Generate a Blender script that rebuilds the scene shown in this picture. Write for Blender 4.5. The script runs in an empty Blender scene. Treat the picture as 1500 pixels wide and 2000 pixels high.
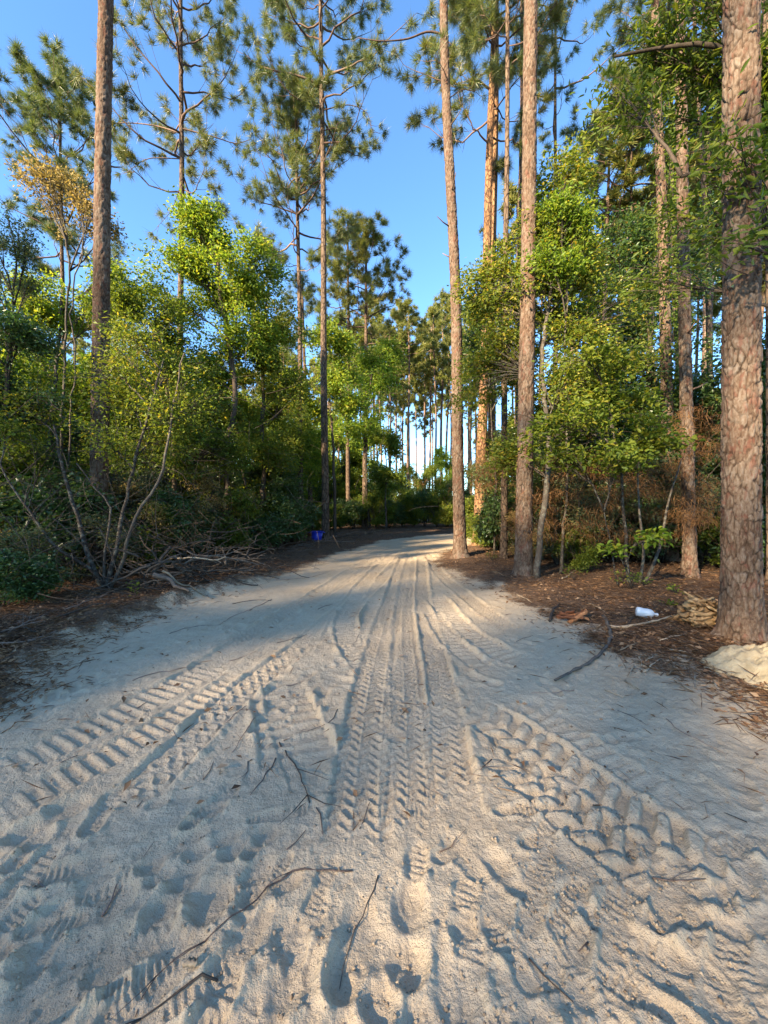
import bpy, math, random
import numpy as np
from mathutils import Vector

# ------------------------------------------------------------------ camera, world, sun, exposure
random.seed(7)
RNG = np.random.default_rng(7)
sc = bpy.context.scene
COL = sc.collection
F = 740.0            # focal length in pixels of the 1500 x 2000 photograph
PITCH = math.atan(15.0 / F)
CAMZ = 1.5
cam_d = bpy.data.cameras.new('camera')
cam_d.sensor_fit = 'VERTICAL'; cam_d.sensor_height = 36.0; cam_d.lens = 36.0 * F / 2000.0
cam_d.clip_start = 0.05; cam_d.clip_end = 2000.0
cam = bpy.data.objects.new('camera', cam_d); COL.objects.link(cam)
cam.location = (0, 0, CAMZ); cam.rotation_euler = (math.pi / 2 - PITCH, 0, 0)
sc.camera = cam

SUN_EL, SUN_AZ = math.radians(25), math.radians(224)      # azimuth clockwise from +Y: behind and to the left of the camera
wd = bpy.data.worlds.new('World'); sc.world = wd; wd.use_nodes = True
sky = wd.node_tree.nodes.new('ShaderNodeTexSky'); sky.sky_type = 'NISHITA'; sky.sun_disc = False
sky.sun_elevation = SUN_EL; sky.sun_rotation = SUN_AZ
sky.air_density = 1.0; sky.dust_density = 0.0; sky.ozone_density = 4.5
bg = wd.node_tree.nodes['Background']; bg.inputs[1].default_value = 0.105
tint = wd.node_tree.nodes.new('ShaderNodeMix'); tint.data_type = 'RGBA'; tint.blend_type = 'MULTIPLY'; tint.inputs[0].default_value = 1.0
tint.inputs[7].default_value = (.77, .925, .98, 1)
wd.node_tree.links.new(sky.outputs[0], tint.inputs[6]); wd.node_tree.links.new(tint.outputs[2], bg.inputs[0])
sun_d = bpy.data.lights.new('sun', 'SUN'); sun_d.energy = 5.0; sun_d.angle = math.radians(1.4); sun_d.color = (1.0, 0.80, 0.54)
sun = bpy.data.objects.new('sun', sun_d); COL.objects.link(sun)
sdir = Vector((math.sin(SUN_AZ) * math.cos(SUN_EL), math.cos(SUN_AZ) * math.cos(SUN_EL), math.sin(SUN_EL)))
sun.rotation_euler = sdir.to_track_quat('Z', 'Y').to_euler(); sun.location = (0, 0, 40)
sc.view_settings.view_transform = 'Standard'; sc.view_settings.look = 'None'
sc.view_settings.exposure = 2.32; sc.view_settings.gamma = 1.0
sc.view_settings.use_curve_mapping = False
sc.cycles.max_bounces = 6; sc.cycles.diffuse_bounces = 3; sc.cycles.glossy_bounces = 2
sc.cycles.transmission_bounces = 3; sc.cycles.transparent_max_bounces = 4
sc.cycles.use_denoising = True

# ------------------------------------------------------------------ photograph pixel -> place
CP, SP = math.cos(PITCH), math.sin(PITCH)
def ray(px, py):
    a = (np.asarray(px, float) - 750) / F; b = -(np.asarray(py, float) - 1000) / F
    return a, CP + b * SP, -SP + b * CP
def G(px, py, z=0.0):
    a, b, c = ray(px, py); t = (z - CAMZ) / c
    return a * t, b * t
def P(px, py, Y):
    a, b, c = ray(px, py); t = Y / b
    return np.array([a * t, Y, CAMZ + c * t])
def depth_of(py, z=0.0): return float(G(750, py, z)[1])

# ------------------------------------------------------------------ numpy noise
def _h(ix, iy, s):
    n = (ix.astype(np.int64) * 374761393 + iy.astype(np.int64) * 668265263 + s * 1442695041) & 0x7fffffff
    n = ((n ^ (n >> 13)) * 1274126177) & 0x7fffffff
    n = ((n ^ (n >> 16)) * 2246822519) & 0x7fffffff
    return (n & 0xffff) / 65535.0
def vn(x, y, s=0):
    ix = np.floor(x); iy = np.floor(y); fx = x - ix; fy = y - iy
    fx = fx * fx * fx * (fx * (fx * 6 - 15) + 10); fy = fy * fy * fy * (fy * (fy * 6 - 15) + 10)
    a = _h(ix, iy, s); b = _h(ix + 1, iy, s); c = _h(ix, iy + 1, s); d = _h(ix + 1, iy + 1, s)
    return (a + (b - a) * fx) * (1 - fy) + (c + (d - c) * fx) * fy
def fbm(x, y, s=0, o=4):
    r = 0; a = 0.5; 
    for i in range(o):
        r = r + a * (vn(x, y, s + i * 7) - 0.5); x = x * 2.03 + 3.1; y = y * 2.03 + 1.7; a *= 0.5
    return r
def sstep(a, b, x):
    t = np.clip((x - a) / (b - a), 0, 1); return t * t * (3 - 2 * t)

# ------------------------------------------------------------------ mesh helpers
def new_mesh(name, V, faces, mats, fmat=None, smooth=False, attrs=None):
    me = bpy.data.meshes.new(name)
    V = np.ascontiguousarray(V, np.float32)
    faces = [np.asarray(f, np.int32) for f in faces if len(f)]
    me.vertices.add(len(V)); me.vertices.foreach_set('co', V.ravel())
    loops = np.concatenate([f.ravel() for f in faces])
    tot = np.concatenate([np.full(len(f), f.shape[1], np.int32) for f in faces])
    st = np.concatenate([[0], np.cumsum(tot)[:-1]]).astype(np.int32)
    me.loops.add(len(loops)); me.loops.foreach_set('vertex_index', loops)
    me.polygons.add(len(tot)); me.polygons.foreach_set('loop_start', st)
    me.polygons.foreach_set('loop_total', tot)
    if smooth: me.polygons.foreach_set('use_smooth', np.ones(len(tot), bool))
    for m in (mats if isinstance(mats, (list, tuple)) else [mats]): me.materials.append(m)
    if fmat is not None: me.polygons.foreach_set('material_index', np.asarray(fmat, np.int32))
    if attrs:
        for k, v in attrs.items():
            at = me.attributes.new(k, 'FLOAT', 'POINT'); at.data.foreach_set('value', np.asarray(v, np.float32))
    me.update(calc_edges=True)
    return me
def link(name, me, parent=None):
    o = bpy.data.objects.new(name, me); COL.objects.link(o)
    if parent is not None: o.parent = parent
    return o
def tag(o, label=None, cat=None, group=None, kind=None):
    if label: o['label'] = label
    if cat: o['category'] = cat
    if group: o['group'] = group
    if kind: o['kind'] = kind
    return o
def empty(name, loc, label, cat, group=None, rz=0.0):
    o = bpy.data.objects.new(name, None); o.empty_display_size = 0.2; COL.objects.link(o)
    o.location = loc; o.rotation_euler = (0, 0, rz)
    return tag(o, label, cat, group)
def copy_tree(o, parent=None):
    c = o.copy(); COL.objects.link(c); c.parent = parent
    for ch in o.children: copy_tree(ch, c)
    return c
class Geo:
    def __init__(s): s.V = []; s.Q = []; s.T = []; s.n = 0
    def add(s, V, Q=None, T=None):
        if Q is not None and len(Q): s.Q.append(np.asarray(Q) + s.n)
        if T is not None and len(T): s.T.append(np.asarray(T) + s.n)
        s.V.append(V); s.n += len(V)
    def tube(s, pts, rad, n=6, cap=True, jit=0.0):
        V, Q = tube(pts, rad, n, jit)
        T = []
        if cap:
            m = len(V); V = np.vstack([V, pts[0], pts[-1]])
            k = np.arange(n); k2 = (k + 1) % n; L = (len(pts) - 1) * n
            T = np.vstack([np.stack([k2, k, np.full(n, m)], 1), np.stack([L + k, L + k2, np.full(n, m + 1)], 1)])
        s.add(V, Q, T)
    def mesh(s, name, mat, smooth=False):
        fs = []
        if s.Q: fs.append(np.vstack(s.Q))
        if s.T: fs.append(np.vstack(s.T))
        return new_mesh(name, np.vstack(s.V), fs, mat, smooth=smooth)
def frames(pts):
    pts = np.asarray(pts, float); t = np.gradient(pts, axis=0)
    t /= np.linalg.norm(t, axis=1, keepdims=True) + 1e-9
    m = t.mean(0); ref = np.eye(3)[int(np.argmin(np.abs(m)))]
    u = np.cross(t, ref); u /= np.linalg.norm(u, axis=1, keepdims=True) + 1e-9
    return t, u, np.cross(t, u)
def tube(pts, rad, n=6, jit=0.0):
    pts = np.asarray(pts, float); rad = np.broadcast_to(np.asarray(rad, float), (len(pts),))
    t, u, v = frames(pts); a = np.arange(n) / n * 2 * np.pi
    r = rad[:, None] * (1 + (jit * RNG.normal(size=(len(pts), n)) if jit else 0))
    V = pts[:, None] + r[..., None] * (np.cos(a)[None, :, None] * u[:, None] + np.sin(a)[None, :, None] * v[:, None])
    i = np.arange(len(pts) - 1)[:, None] * n; k = np.arange(n)[None]; k2 = (k + 1) % n
    Q = np.stack([i + k, i + k2, i + n + k2, i + n + k], -1).reshape(-1, 4)
    return V.reshape(-1, 3), Q
def bez(p0, p1, p2, n):
    t = np.linspace(0, 1, n)[:, None]
    return (1 - t) ** 2 * p0 + 2 * t * (1 - t) * p1 + t * t * p2
def polyline(pts, step):
    """smooth (Catmull-Rom) resampling of a list of points"""
    p = np.asarray(pts, float)
    if len(p) > 2:
        q = np.vstack([2 * p[0] - p[1], p, 2 * p[-1] - p[-2]]); out = []
        for i in range(1, len(q) - 2):
            t = np.linspace(0, 1, 12, endpoint=False)[:, None]
            a, b, c, d = q[i - 1], q[i], q[i + 1], q[i + 2]
            out.append(0.5 * (2 * b + (c - a) * t + (2 * a - 5 * b + 4 * c - d) * t ** 2 + (3 * b - a - 3 * c + d) * t ** 3))
        p = np.vstack(out + [q[-2]])
    s = np.concatenate([[0], np.cumsum(np.linalg.norm(np.diff(p, axis=0), axis=1))])
    n = max(2, int(s[-1] / step) + 1); ss = np.linspace(0, s[-1], n)
    return np.stack([np.interp(ss, s, p[:, k]) for k in range(p.shape[1])], 1)

# ------------------------------------------------------------------ materials
def nodes(name):
    m = bpy.data.materials.new(name); m.use_nodes = True; nt = m.node_tree
    b = nt.nodes['Principled BSDF']; b.inputs['Roughness'].default_value = 0.8
    b.inputs['Specular IOR Level'].default_value = 0.25
    return m, nt, b
def ramp(nt, stops, fac=None):
    r = nt.nodes.new('ShaderNodeValToRGB'); e = r.color_ramp.elements
    while len(e) < len(stops): e.new(0.5)
    for k, (p, c) in enumerate(stops): e[k].position = p; e[k].color = (*c, 1)
    if fac is not None: nt.links.new(fac, r.inputs[0])
    return r
def noise(nt, scale, detail=4, rough=0.55, vec=None):
    n = nt.nodes.new('ShaderNodeTexNoise'); n.inputs['Scale'].default_value = scale
    n.inputs['Detail'].default_value = detail; n.inputs['Roughness'].default_value = rough
    if vec is not None: nt.links.new(vec, n.inputs['Vector'])
    return n
def mixc(nt, f, a, b, mode='MIX'):
    m = nt.nodes.new('ShaderNodeMix'); m.data_type = 'RGBA'; m.blend_type = mode
    for s, i in ((f, 0), (a, 6), (b, 7)):
        if hasattr(s, 'links'): nt.links.new(s, m.inputs[i])
        else: m.inputs[i].default_value = s if i == 0 else (*s, 1)
    return m.outputs[2]
def mth(nt, op, a, b=0.0, clamp=False):
    m = nt.nodes.new('ShaderNodeMath'); m.operation = op; m.use_clamp = clamp
    for k, s in enumerate((a, b)):
        if hasattr(s, 'links'): nt.links.new(s, m.inputs[k])
        else: m.inputs[k].default_value = s
    return m.outputs[0]
def bump(nt, b, h, strength, dist):
    n = nt.nodes.new('ShaderNodeBump'); n.inputs['Strength'].default_value = strength
    n.inputs['Distance'].default_value = dist; nt.links.new(h, n.inputs['Height']); nt.links.new(n.outputs[0], b.inputs['Normal'])
def leaf_mat(name, stops, trans, tmix=0.4, spec=0.2, rough=0.5):
    """leaves: a colour of its own for each leaf, part of the light passes through the blade"""
    m, nt, b = nodes(name)
    g = nt.nodes.new('ShaderNodeNewGeometry')
    oi = nt.nodes.new('ShaderNodeObjectInfo')
    f = mth(nt, 'ADD', mth(nt, 'MULTIPLY', g.outputs['Random Per Island'], 0.8), mth(nt, 'MULTIPLY', oi.outputs['Random'], 0.2))
    r = ramp(nt, stops, f)
    nt.links.new(r.outputs[0], b.inputs['Base Color'])
    b.inputs['Roughness'].default_value = rough; b.inputs['Specular IOR Level'].default_value = spec
    t = nt.nodes.new('ShaderNodeBsdfTranslucent')
    nt.links.new(mixc(nt, 1.0, r.outputs[0], trans, 'MULTIPLY'), t.inputs[0])
    mx = nt.nodes.new('ShaderNodeMixShader'); mx.inputs[0].default_value = tmix
    nt.links.new(b.outputs[0], mx.inputs[1]); nt.links.new(t.outputs[0], mx.inputs[2])
    nt.links.new(mx.outputs[0], nt.nodes['Material Output'].inputs[0])
    return m
M = {}
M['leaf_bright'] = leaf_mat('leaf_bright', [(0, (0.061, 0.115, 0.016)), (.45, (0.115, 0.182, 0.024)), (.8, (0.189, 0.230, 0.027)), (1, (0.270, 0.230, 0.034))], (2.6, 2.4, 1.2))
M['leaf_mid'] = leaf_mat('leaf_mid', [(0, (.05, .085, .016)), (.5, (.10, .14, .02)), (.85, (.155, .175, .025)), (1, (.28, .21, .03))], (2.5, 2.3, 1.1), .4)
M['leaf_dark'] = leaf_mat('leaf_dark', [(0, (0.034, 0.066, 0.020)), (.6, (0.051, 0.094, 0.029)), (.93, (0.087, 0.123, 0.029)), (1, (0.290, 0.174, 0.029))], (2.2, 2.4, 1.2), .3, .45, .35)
M['leaf_tan'] = leaf_mat('leaf_tan', [(0, (.12, .11, .03)), (.4, (.24, .18, .06)), (1, (.34, .26, .11))], (1.8, 1.7, 1.2), .35, .15, .6)
M['leaf_grey'] = leaf_mat('leaf_grey', [(0, (0.039, 0.065, 0.039)), (.6, (0.072, 0.098, 0.046)), (1, (0.156, 0.130, 0.046))], (2.0, 2.2, 1.4), .3)
M['needle'] = leaf_mat('needle', [(0, (.05, .085, .032)), (.5, (.095, .125, .036)), (.88, (.17, .165, .045)), (1, (.28, .18, .06))], (2.0, 2.0, 1.2), .28, .4, .4)
M['needle_yellow'] = leaf_mat('needle_yellow', [(0, (.085, .115, .035)), (.5, (.15, .17, .045)), (.88, (.23, .20, .05)), (1, (.30, .19, .06))], (2.0, 2.0, 1.2), .35, .3, .5)  # lighter copy of needle: sunlight on the shaded far crowns put into the colour
M['straw'] = leaf_mat('straw', [(0, (.11, .052, .02)), (.6, (.19, .095, .035)), (1, (.28, .16, .07))], (1.5, 1.3, 1.0), .25, .2, .6)
M['litter'] = leaf_mat('litter', [(0, (.08, .042, .024)), (.4, (.19, .10, .05)), (.8, (.29, .175, .095)), (1, (.40, .30, .20))], (1, 1, 1), .08, .15, .8)

def bark_mat(name, plate_a, plate_b, crack, sx=11, sz=4.2, dist=.02, attr=False, mid=None):
    m, nt, b = nodes(name)
    tc = nt.nodes.new('ShaderNodeTexCoord'); mp = nt.nodes.new('ShaderNodeMapping')
    mp.inputs['Scale'].default_value = (1, 1, sz / sx); nt.links.new(tc.outputs['Object'], mp.inputs[0])
    n0 = noise(nt, 3, 3, .6, tc.outputs['Object'])
    add = nt.nodes.new('ShaderNodeVectorMath'); add.operation = 'MULTIPLY_ADD'
    nt.links.new(n0.outputs[1], add.inputs[0]); add.inputs[1].default_value = (.10, .10, .10); nt.links.new(mp.outputs[0], add.inputs[2])
    vo = nt.nodes.new('ShaderNodeTexVoronoi'); vo.feature = 'DISTANCE_TO_EDGE'; vo.inputs['Scale'].default_value = sx
    vc = nt.nodes.new('ShaderNodeTexVoronoi'); vc.feature = 'F1'; vc.inputs['Scale'].default_value = sx
    for v in (vo, vc): nt.links.new(add.outputs[0], v.inputs['Vector'])
    fine = noise(nt, 45, 5, .65, mp.outputs[0])
    big = noise(nt, 1.3, 3, .5, tc.outputs['Object'])
    if attr:
        at = nt.nodes.new('ShaderNodeAttribute'); at.attribute_name = 'plate'; pl = at.outputs['Fac']
        ac = nt.nodes.new('ShaderNodeAttribute'); ac.attribute_name = 'crack'; ed = ac.outputs['Fac']
    else:
        sp = nt.nodes.new('ShaderNodeSeparateColor'); nt.links.new(vc.outputs['Color'], sp.inputs[0]); pl = sp.outputs[0]
        ed = mth(nt, 'MULTIPLY', vo.outputs[0], 7.0, True)
    f = mth(nt, 'ADD', mth(nt, 'MULTIPLY', pl, .28 if attr else .45), mth(nt, 'ADD', mth(nt, 'MULTIPLY', mth(nt, 'SUBTRACT', fine.outputs[0], .22), 1.5), mth(nt, 'MULTIPLY', big.outputs[0], .7)))
    f = mth(nt, 'SUBTRACT', f, .38, True)
    r = ramp(nt, [(0, plate_a), (1, plate_b)] if mid is None else [(0, plate_a), (.35, mid[0]), (.62, mid[1]), (1, plate_b)], f)
    rc = r.outputs[0]
    if attr:      # reddish flakes where the outer bark has come away
        fl = noise(nt, 16, 3, .6, mp.outputs[0]); rc = mixc(nt, mth(nt, 'MULTIPLY', ramp(nt, [(.56, (0, 0, 0)), (.62, (1, 1, 1))], fl.outputs[0]).outputs[0], .45), rc, (.125, .042, .028))
    c = mixc(nt, ed, crack, rc)
    nt.links.new(c, b.inputs['Base Color']); b.inputs['Roughness'].default_value = .9; b.inputs['Specular IOR Level'].default_value = .12
    h = mth(nt, 'ADD', mth(nt, 'MULTIPLY', ed, .0 if attr else 1.0), mth(nt, 'MULTIPLY', fine.outputs[0], .5))
    bump(nt, b, h, .8, dist)
    return m
M['bark'] = bark_mat('bark', (.066, .045, .032), (.165, .118, .082), (.04, .027, .02))
M['bark_near'] = bark_mat('bark_near', (.042, .026, .018), (.18, .152, .125), (.025, .016, .011), attr=True, dist=.02, mid=((.088, .055, .036), (.14, .102, .074)))
M['bark_orange'] = bark_mat('bark_orange', (.12, .062, .03), (.26, .155, .08), (.06, .03, .02))
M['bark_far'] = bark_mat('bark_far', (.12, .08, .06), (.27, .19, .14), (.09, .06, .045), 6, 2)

def wood_mat(name, a, bcol, scale=9, spots=None):
    m, nt, b = nodes(name)
    tc = nt.nodes.new('ShaderNodeTexCoord')
    n1 = noise(nt, scale, 5, .65, tc.outputs['Object']); n2 = noise(nt, scale * 5, 4, .6, tc.outputs['Object'])
    oi = nt.nodes.new('ShaderNodeObjectInfo')
    f = mth(nt, 'ADD', mth(nt, 'MULTIPLY', n1.outputs[0], .9), mth(nt, 'SUBTRACT', mth(nt, 'MULTIPLY', oi.outputs['Random'], .5), .25))
    r = ramp(nt, [(.25, a), (.75, bcol)], f); c = r.outputs[0]
    if spots:
        n3 = noise(nt, scale * 1.4, 2, .5, tc.outputs['Object'])
        c = mixc(nt, ramp(nt, [(.52, (0, 0, 0)), (.6, (1, 1, 1))], n3.outputs[0]).outputs[0], c, spots)
    nt.links.new(c, b.inputs['Base Color']); b.inputs['Roughness'].default_value = .85; b.inputs['Specular IOR Level'].default_value = .15
    bump(nt, b, n2.outputs[0], .7, .008)
    return m
M['limb'] = wood_mat('limb', (.07, .045, .035), (.19, .13, .10))
M['grey_bark'] = wood_mat('grey_bark', (.035, .028, .023), (.085, .07, .056), 12, (.105, .10, .08))
M['dark_bark'] = wood_mat('dark_bark', (.035, .028, .022), (.10, .075, .055))
M['dead_wood'] = wood_mat('dead_wood', (.055, .042, .033), (.145, .118, .095), 14)
M['pale_wood'] = wood_mat('pale_wood', (.24, .18, .115), (.42, .33, .23), 20)
M['twig'] = wood_mat('twig', (.10, .07, .055), (.24, .17, .13), 30)
M['torn_wood'] = wood_mat('torn_wood', (.27, .15, .065), (.47, .31, .155), 25)
M['red_wood'] = wood_mat('red_wood', (.16, .06, .03), (.36, .16, .07), 18)
m, nt, b = nodes('white_plastic'); b.inputs['Base Color'].default_value = (.50, .54, .58, 1); b.inputs['Roughness'].default_value = .35; b.inputs['Specular IOR Level'].default_value = .5; M['white'] = m
m, nt, b = nodes('blue_plastic'); b.inputs['Base Color'].default_value = (.012, .03, .42, 1); b.inputs['Roughness'].default_value = .4; b.inputs['Specular IOR Level'].default_value = .5; M['blue'] = m

# sand / forest floor: 'litter' and 'damp' are stored on the sheet
m, nt, b = nodes('sand_ground'); M['ground'] = m
tc = nt.nodes.new('ShaderNodeTexCoord'); ob = tc.outputs['Object']
n1 = noise(nt, 1.1, 5, .6, ob); n2 = noise(nt, 14, 5, .7, ob); n3 = noise(nt, 150, 4, .7, ob); n4 = noise(nt, 45, 4, .65, ob)
f = mth(nt, 'ADD', mth(nt, 'MULTIPLY', n1.outputs[0], .5), mth(nt, 'ADD', mth(nt, 'MULTIPLY', n2.outputs[0], .35), mth(nt, 'MULTIPLY', n3.outputs[0], .3)))
rs = ramp(nt, [(.36, (.33, .248, .16)), (.56, (.47, .368, .25)), (.75, (.55, .442, .31))], f)
specks = ramp(nt, [(.30, (1, 1, 1)), (.36, (0, 0, 0))], n4.outputs[0])
cs = mixc(nt, mth(nt, 'MULTIPLY', specks.outputs[0], .45), rs.outputs[0], (.20, .15, .11))
rl = ramp(nt, [(.3, (.05, .031, .021)), (.55, (.12, .075, .048)), (.8, (.22, .15, .10))], mth(nt, 'ADD', mth(nt, 'MULTIPLY', n4.outputs[0], .6), mth(nt, 'MULTIPLY', n2.outputs[0], .45)))
at = nt.nodes.new('ShaderNodeAttribute'); at.attribute_name = 'litter'
lm = mth(nt, 'ADD', at.outputs['Fac'], mth(nt, 'MULTIPLY', mth(nt, 'SUBTRACT', n4.outputs[0], .5), 1.0))
lm = ramp(nt, [(.35, (0, 0, 0)), (.7, (1, 1, 1))], lm).outputs[0]
c = mixc(nt, lm, cs, rl.outputs[0])
nt.links.new(c, b.inputs['Base Color']); b.inputs['Roughness'].default_value = .95; b.inputs['Specular IOR Level'].default_value = .08
hb = mth(nt, 'ADD', mth(nt, 'MULTIPLY', n3.outputs[0], .35), mth(nt, 'MULTIPLY', n4.outputs[0], 1.0))
bump(nt, b, hb, 1.0, .016)
m, nt, b = nodes('clod_sand'); M['clod'] = m
n = noise(nt, 60, 4); oi = nt.nodes.new('ShaderNodeNewGeometry')
r = ramp(nt, [(0, (.20, .145, .095)), (1, (.42, .33, .225))], oi.outputs['Random Per Island'])
nt.links.new(r.outputs[0], b.inputs['Base Color']); b.inputs['Roughness'].default_value = .95; bump(nt, b, n.outputs[0], .5, .006)
m, nt, b = nodes('yellow_sand'); M['yellow_sand'] = m
tc = nt.nodes.new('ShaderNodeTexCoord'); n = noise(nt, 9, 6, .7, tc.outputs['Object']); n2 = noise(nt, 80, 4, .7, tc.outputs['Object'])
r = ramp(nt, [(.3, (.34, .26, .15)), (.7, (.48, .39, .25))], n.outputs[0]); nt.links.new(r.outputs[0], b.inputs['Base Color'])
b.inputs['Roughness'].default_value = .95; bump(nt, b, mth(nt, 'ADD', n.outputs[0], mth(nt, 'MULTIPLY', n2.outputs[0], .3)), .8, .03)

# ------------------------------------------------------------------ the ground: track, verges, tyre marks, boot prints
_LE = np.array([[-4.2, -60], [-3.6, 0], [-3.1, 2.2], [-2.9, 2.8], [-3.25, 4.0], [-3.15, 5.3], [-2.75, 6.3], [-2.1, 8.5], [-1.35, 11.9], [.1, 15.8], [3.4, 19.5], [12, 21.5], [60, 27], [90, 60]])
_RE = np.array([[3.6, -60], [3.3, 0], [2.9, 2.3], [2.75, 3.1], [2.35, 4.2], [2.2, 5.5], [1.8, 7.6], [1.3, 9.3], [1.4, 11.1], [2.4, 13.0], [4.4, 14.8], [12, 17], [60, 22], [91, 60]])
def road_d(x, y):
    return np.minimum(x - np.interp(y, _LE[:, 1], _LE[:, 0]), np.interp(y, _RE[:, 1], _RE[:, 0]) - x)
def litter_of(x, y):
    d = road_d(x, y) + .7 * fbm(x * 1.3, y * 1.3, 5) + .5 * fbm(x * 5, y * 5, 9)
    return 1 - sstep(-.55, .55, d)
def macro(x, y):
    d = road_d(x, y)
    out = sstep(.1, -.9, d)
    h = .05 * fbm(x * .5, y * .5, 1) * (1 - out) + .075 * out + out * .16 * fbm(x * .8, y * .8, 2)
    xl = np.interp(y, _LE[:, 1], _LE[:, 0])
    b = np.exp(-((x - xl + .25) / .26) ** 2) * sstep(2.2, 3.4, y) * sstep(9, 6.5, y)
    h = h + b * (.13 + .22 * fbm(x * 2.2, y * 2.2, 3))
    return h
ROUGH_PX = [(1250, 1500), (1400, 1600), (1150, 1700), (1350, 1420), (600, 1330), (200, 1650), (350, 1800)]
def micro(x, y):
    near = 1.0 / (1 + (y / 13.0) ** 2)
    h = .030 * fbm(x * 2.6, y * 2.6, 11, 3) + .027 * fbm(x * 7.5, y * 7.5, 12, 3) * near + .013 * fbm(x * 24, y * 24, 13, 4) * near
    lump = np.clip(fbm(x * 11, y * 11, 14, 3) - .06, 0, 1)
    rgt = sstep(.2, 1.4, x) * sstep(5.5, 3.0, y) + .35
    h = h + .05 * lump * rgt * near + .010 * np.abs(fbm(x * 40, y * 40, 17, 2)) * near
    out = sstep(.2, -.4, road_d(x, y))
    h = h + out * (.07 * fbm(x * 5, y * 5, 15, 4) + .03 * fbm(x * 19, y * 19, 16, 3)) * near
    return h

# tyre marks: centre line in the photograph's pixels, width (m), tread, depth, rim left / rim right, pattern height, pitch
TRACKS = [
    ([(560, 1290), (660, 1200), (760, 1120), (800, 1085)], .30, 'smooth', .012, .006, .006, 0, .1),
    ([(300, 1380), (520, 1230), (640, 1150), (740, 1090)], .40, 'smooth', .015, .008, .008, 0, .1),
    ([(420, 1275), (560, 1195), (690, 1120), (760, 1085)], .26, 'net', .012, .010, .010, .012, .08),
    ([(640, 1270), (672, 1200), (720, 1130), (775, 1075)], .26, 'bars', .012, .010, .012, .010, .09),
    ([(500, 1235), (610, 1165), (720, 1095), (790, 1066)], .24, 'zig', .010, .008, .010, .010, .09),
    ([(1010, 1235), (930, 1180), (860, 1120), (835, 1080)], .26, 'net', .012, .012, .012, .012, .085),
    ([(270, 1292), (130, 1358), (-60, 1435)], .32, 'lug', .010, .012, .010, .018, .17),
    ([(440, 1288), (250, 1390), (0, 1510), (-120, 1570)], .30, 'bars', .012, .012, .010, .013, .085),
    ([(490, 1312), (280, 1440), (60, 1560), (-80, 1640)], .24, 'bars', .012, .010, .013, .012, .085),
    ([(590, 1262), (480, 1345), (350, 1470), (205, 1620)], .26, 'chain', .014, .022, .018, .014, .12),
    ([(545, 1320), (575, 1400), (610, 1480), (640, 1545)], .34, 'bars', .028, .026, .022, .016, .11),
    ([(515, 1345), (535, 1420), (548, 1490), (552, 1540)], .22, 'bars', .020, .012, .02, .012, .10),
    ([(705, 1165), (678, 1205), (688, 1260), (735, 1320)], .30, 'bars', .021, .022, .018, .011, .085),
    ([(738, 1165), (722, 1205), (728, 1250), (752, 1290)], .24, 'bars', .018, .014, .016, .011, .085),
    ([(690, 1690), (700, 1560), (712, 1450), (728, 1340), (748, 1250), (770, 1165), (792, 1085)], .33, 'net', .020, .012, .024, .017, .075),
    ([(800, 1680), (802, 1560), (803, 1450), (796, 1340), (790, 1250), (792, 1160), (805, 1080)], .28, 'net', .016, .016, .012, .016, .07),
    ([(905, 1640), (893, 1540), (880, 1450), (862, 1340), (842, 1250), (826, 1170), (824, 1090)], .24, 'zig', .016, .010, .028, .013, .075),
    ([(1010, 1850), (965, 1740), (935, 1660)], .24, 'smooth', .010, .004, .024, 0, .07),
    ([(845, 1160), (890, 1215), (955, 1262), (1050, 1300)], .34, 'bars', .024, .028, .022, .014, .10),
    ([(838, 1185), (872, 1240), (925, 1290), (985, 1325)], .24, 'bars', .018, .016, .022, .011, .10),
    ([(1270, 1480), (1400, 1560), (1560, 1650)], .24, 'smooth', .016, .014, .016, 0, .1),
    ([(970, 1350), (1080, 1410), (1220, 1500), (1400, 1600)], .18, 'bars', .010, .010, .008, .014, .09),
    ([(880, 1365), (975, 1410), (1075, 1480), (1190, 1570), (1330, 1660), (1500, 1760), (1700, 1880)], .38, 'lug', .030, .012, .010, .034, .125),
    ([(900, 1430), (985, 1480), (1090, 1560), (1210, 1660), (1380, 1780), (1560, 1900)], .28, 'lug', .024, .010, .012, .027, .115),
    ([(700, 1900), (720, 1800), (745, 1700)], .2, 'smooth', .01, .012, .012, 0, .1),
]
def tri(t): return np.abs((t % 1.0) - .5) * 2
def seg_coords(px, py, pl):
    """nearest point on a polyline: signed offset u, arc length s"""
    best = np.full(px.shape, 1e9); U = np.zeros(px.shape); S = np.zeros(px.shape); s0 = 0.
    for a, b in zip(pl[:-1], pl[1:]):
        d = b - a; L = np.hypot(*d); d = d / L
        rx = px - a[0]; ry = py - a[1]
        t = np.clip(rx * d[0] + ry * d[1], 0, L); qx = rx - t * d[0]; qy = ry - t * d[1]
        dd = qx * qx + qy * qy; m = dd < best
        best = np.where(m, dd, best); S = np.where(m, s0 + t, S)
        U = np.where(m, np.sqrt(dd) * np.sign(rx * d[1] - ry * d[0]), U); s0 += L
    return U, S, s0
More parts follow.
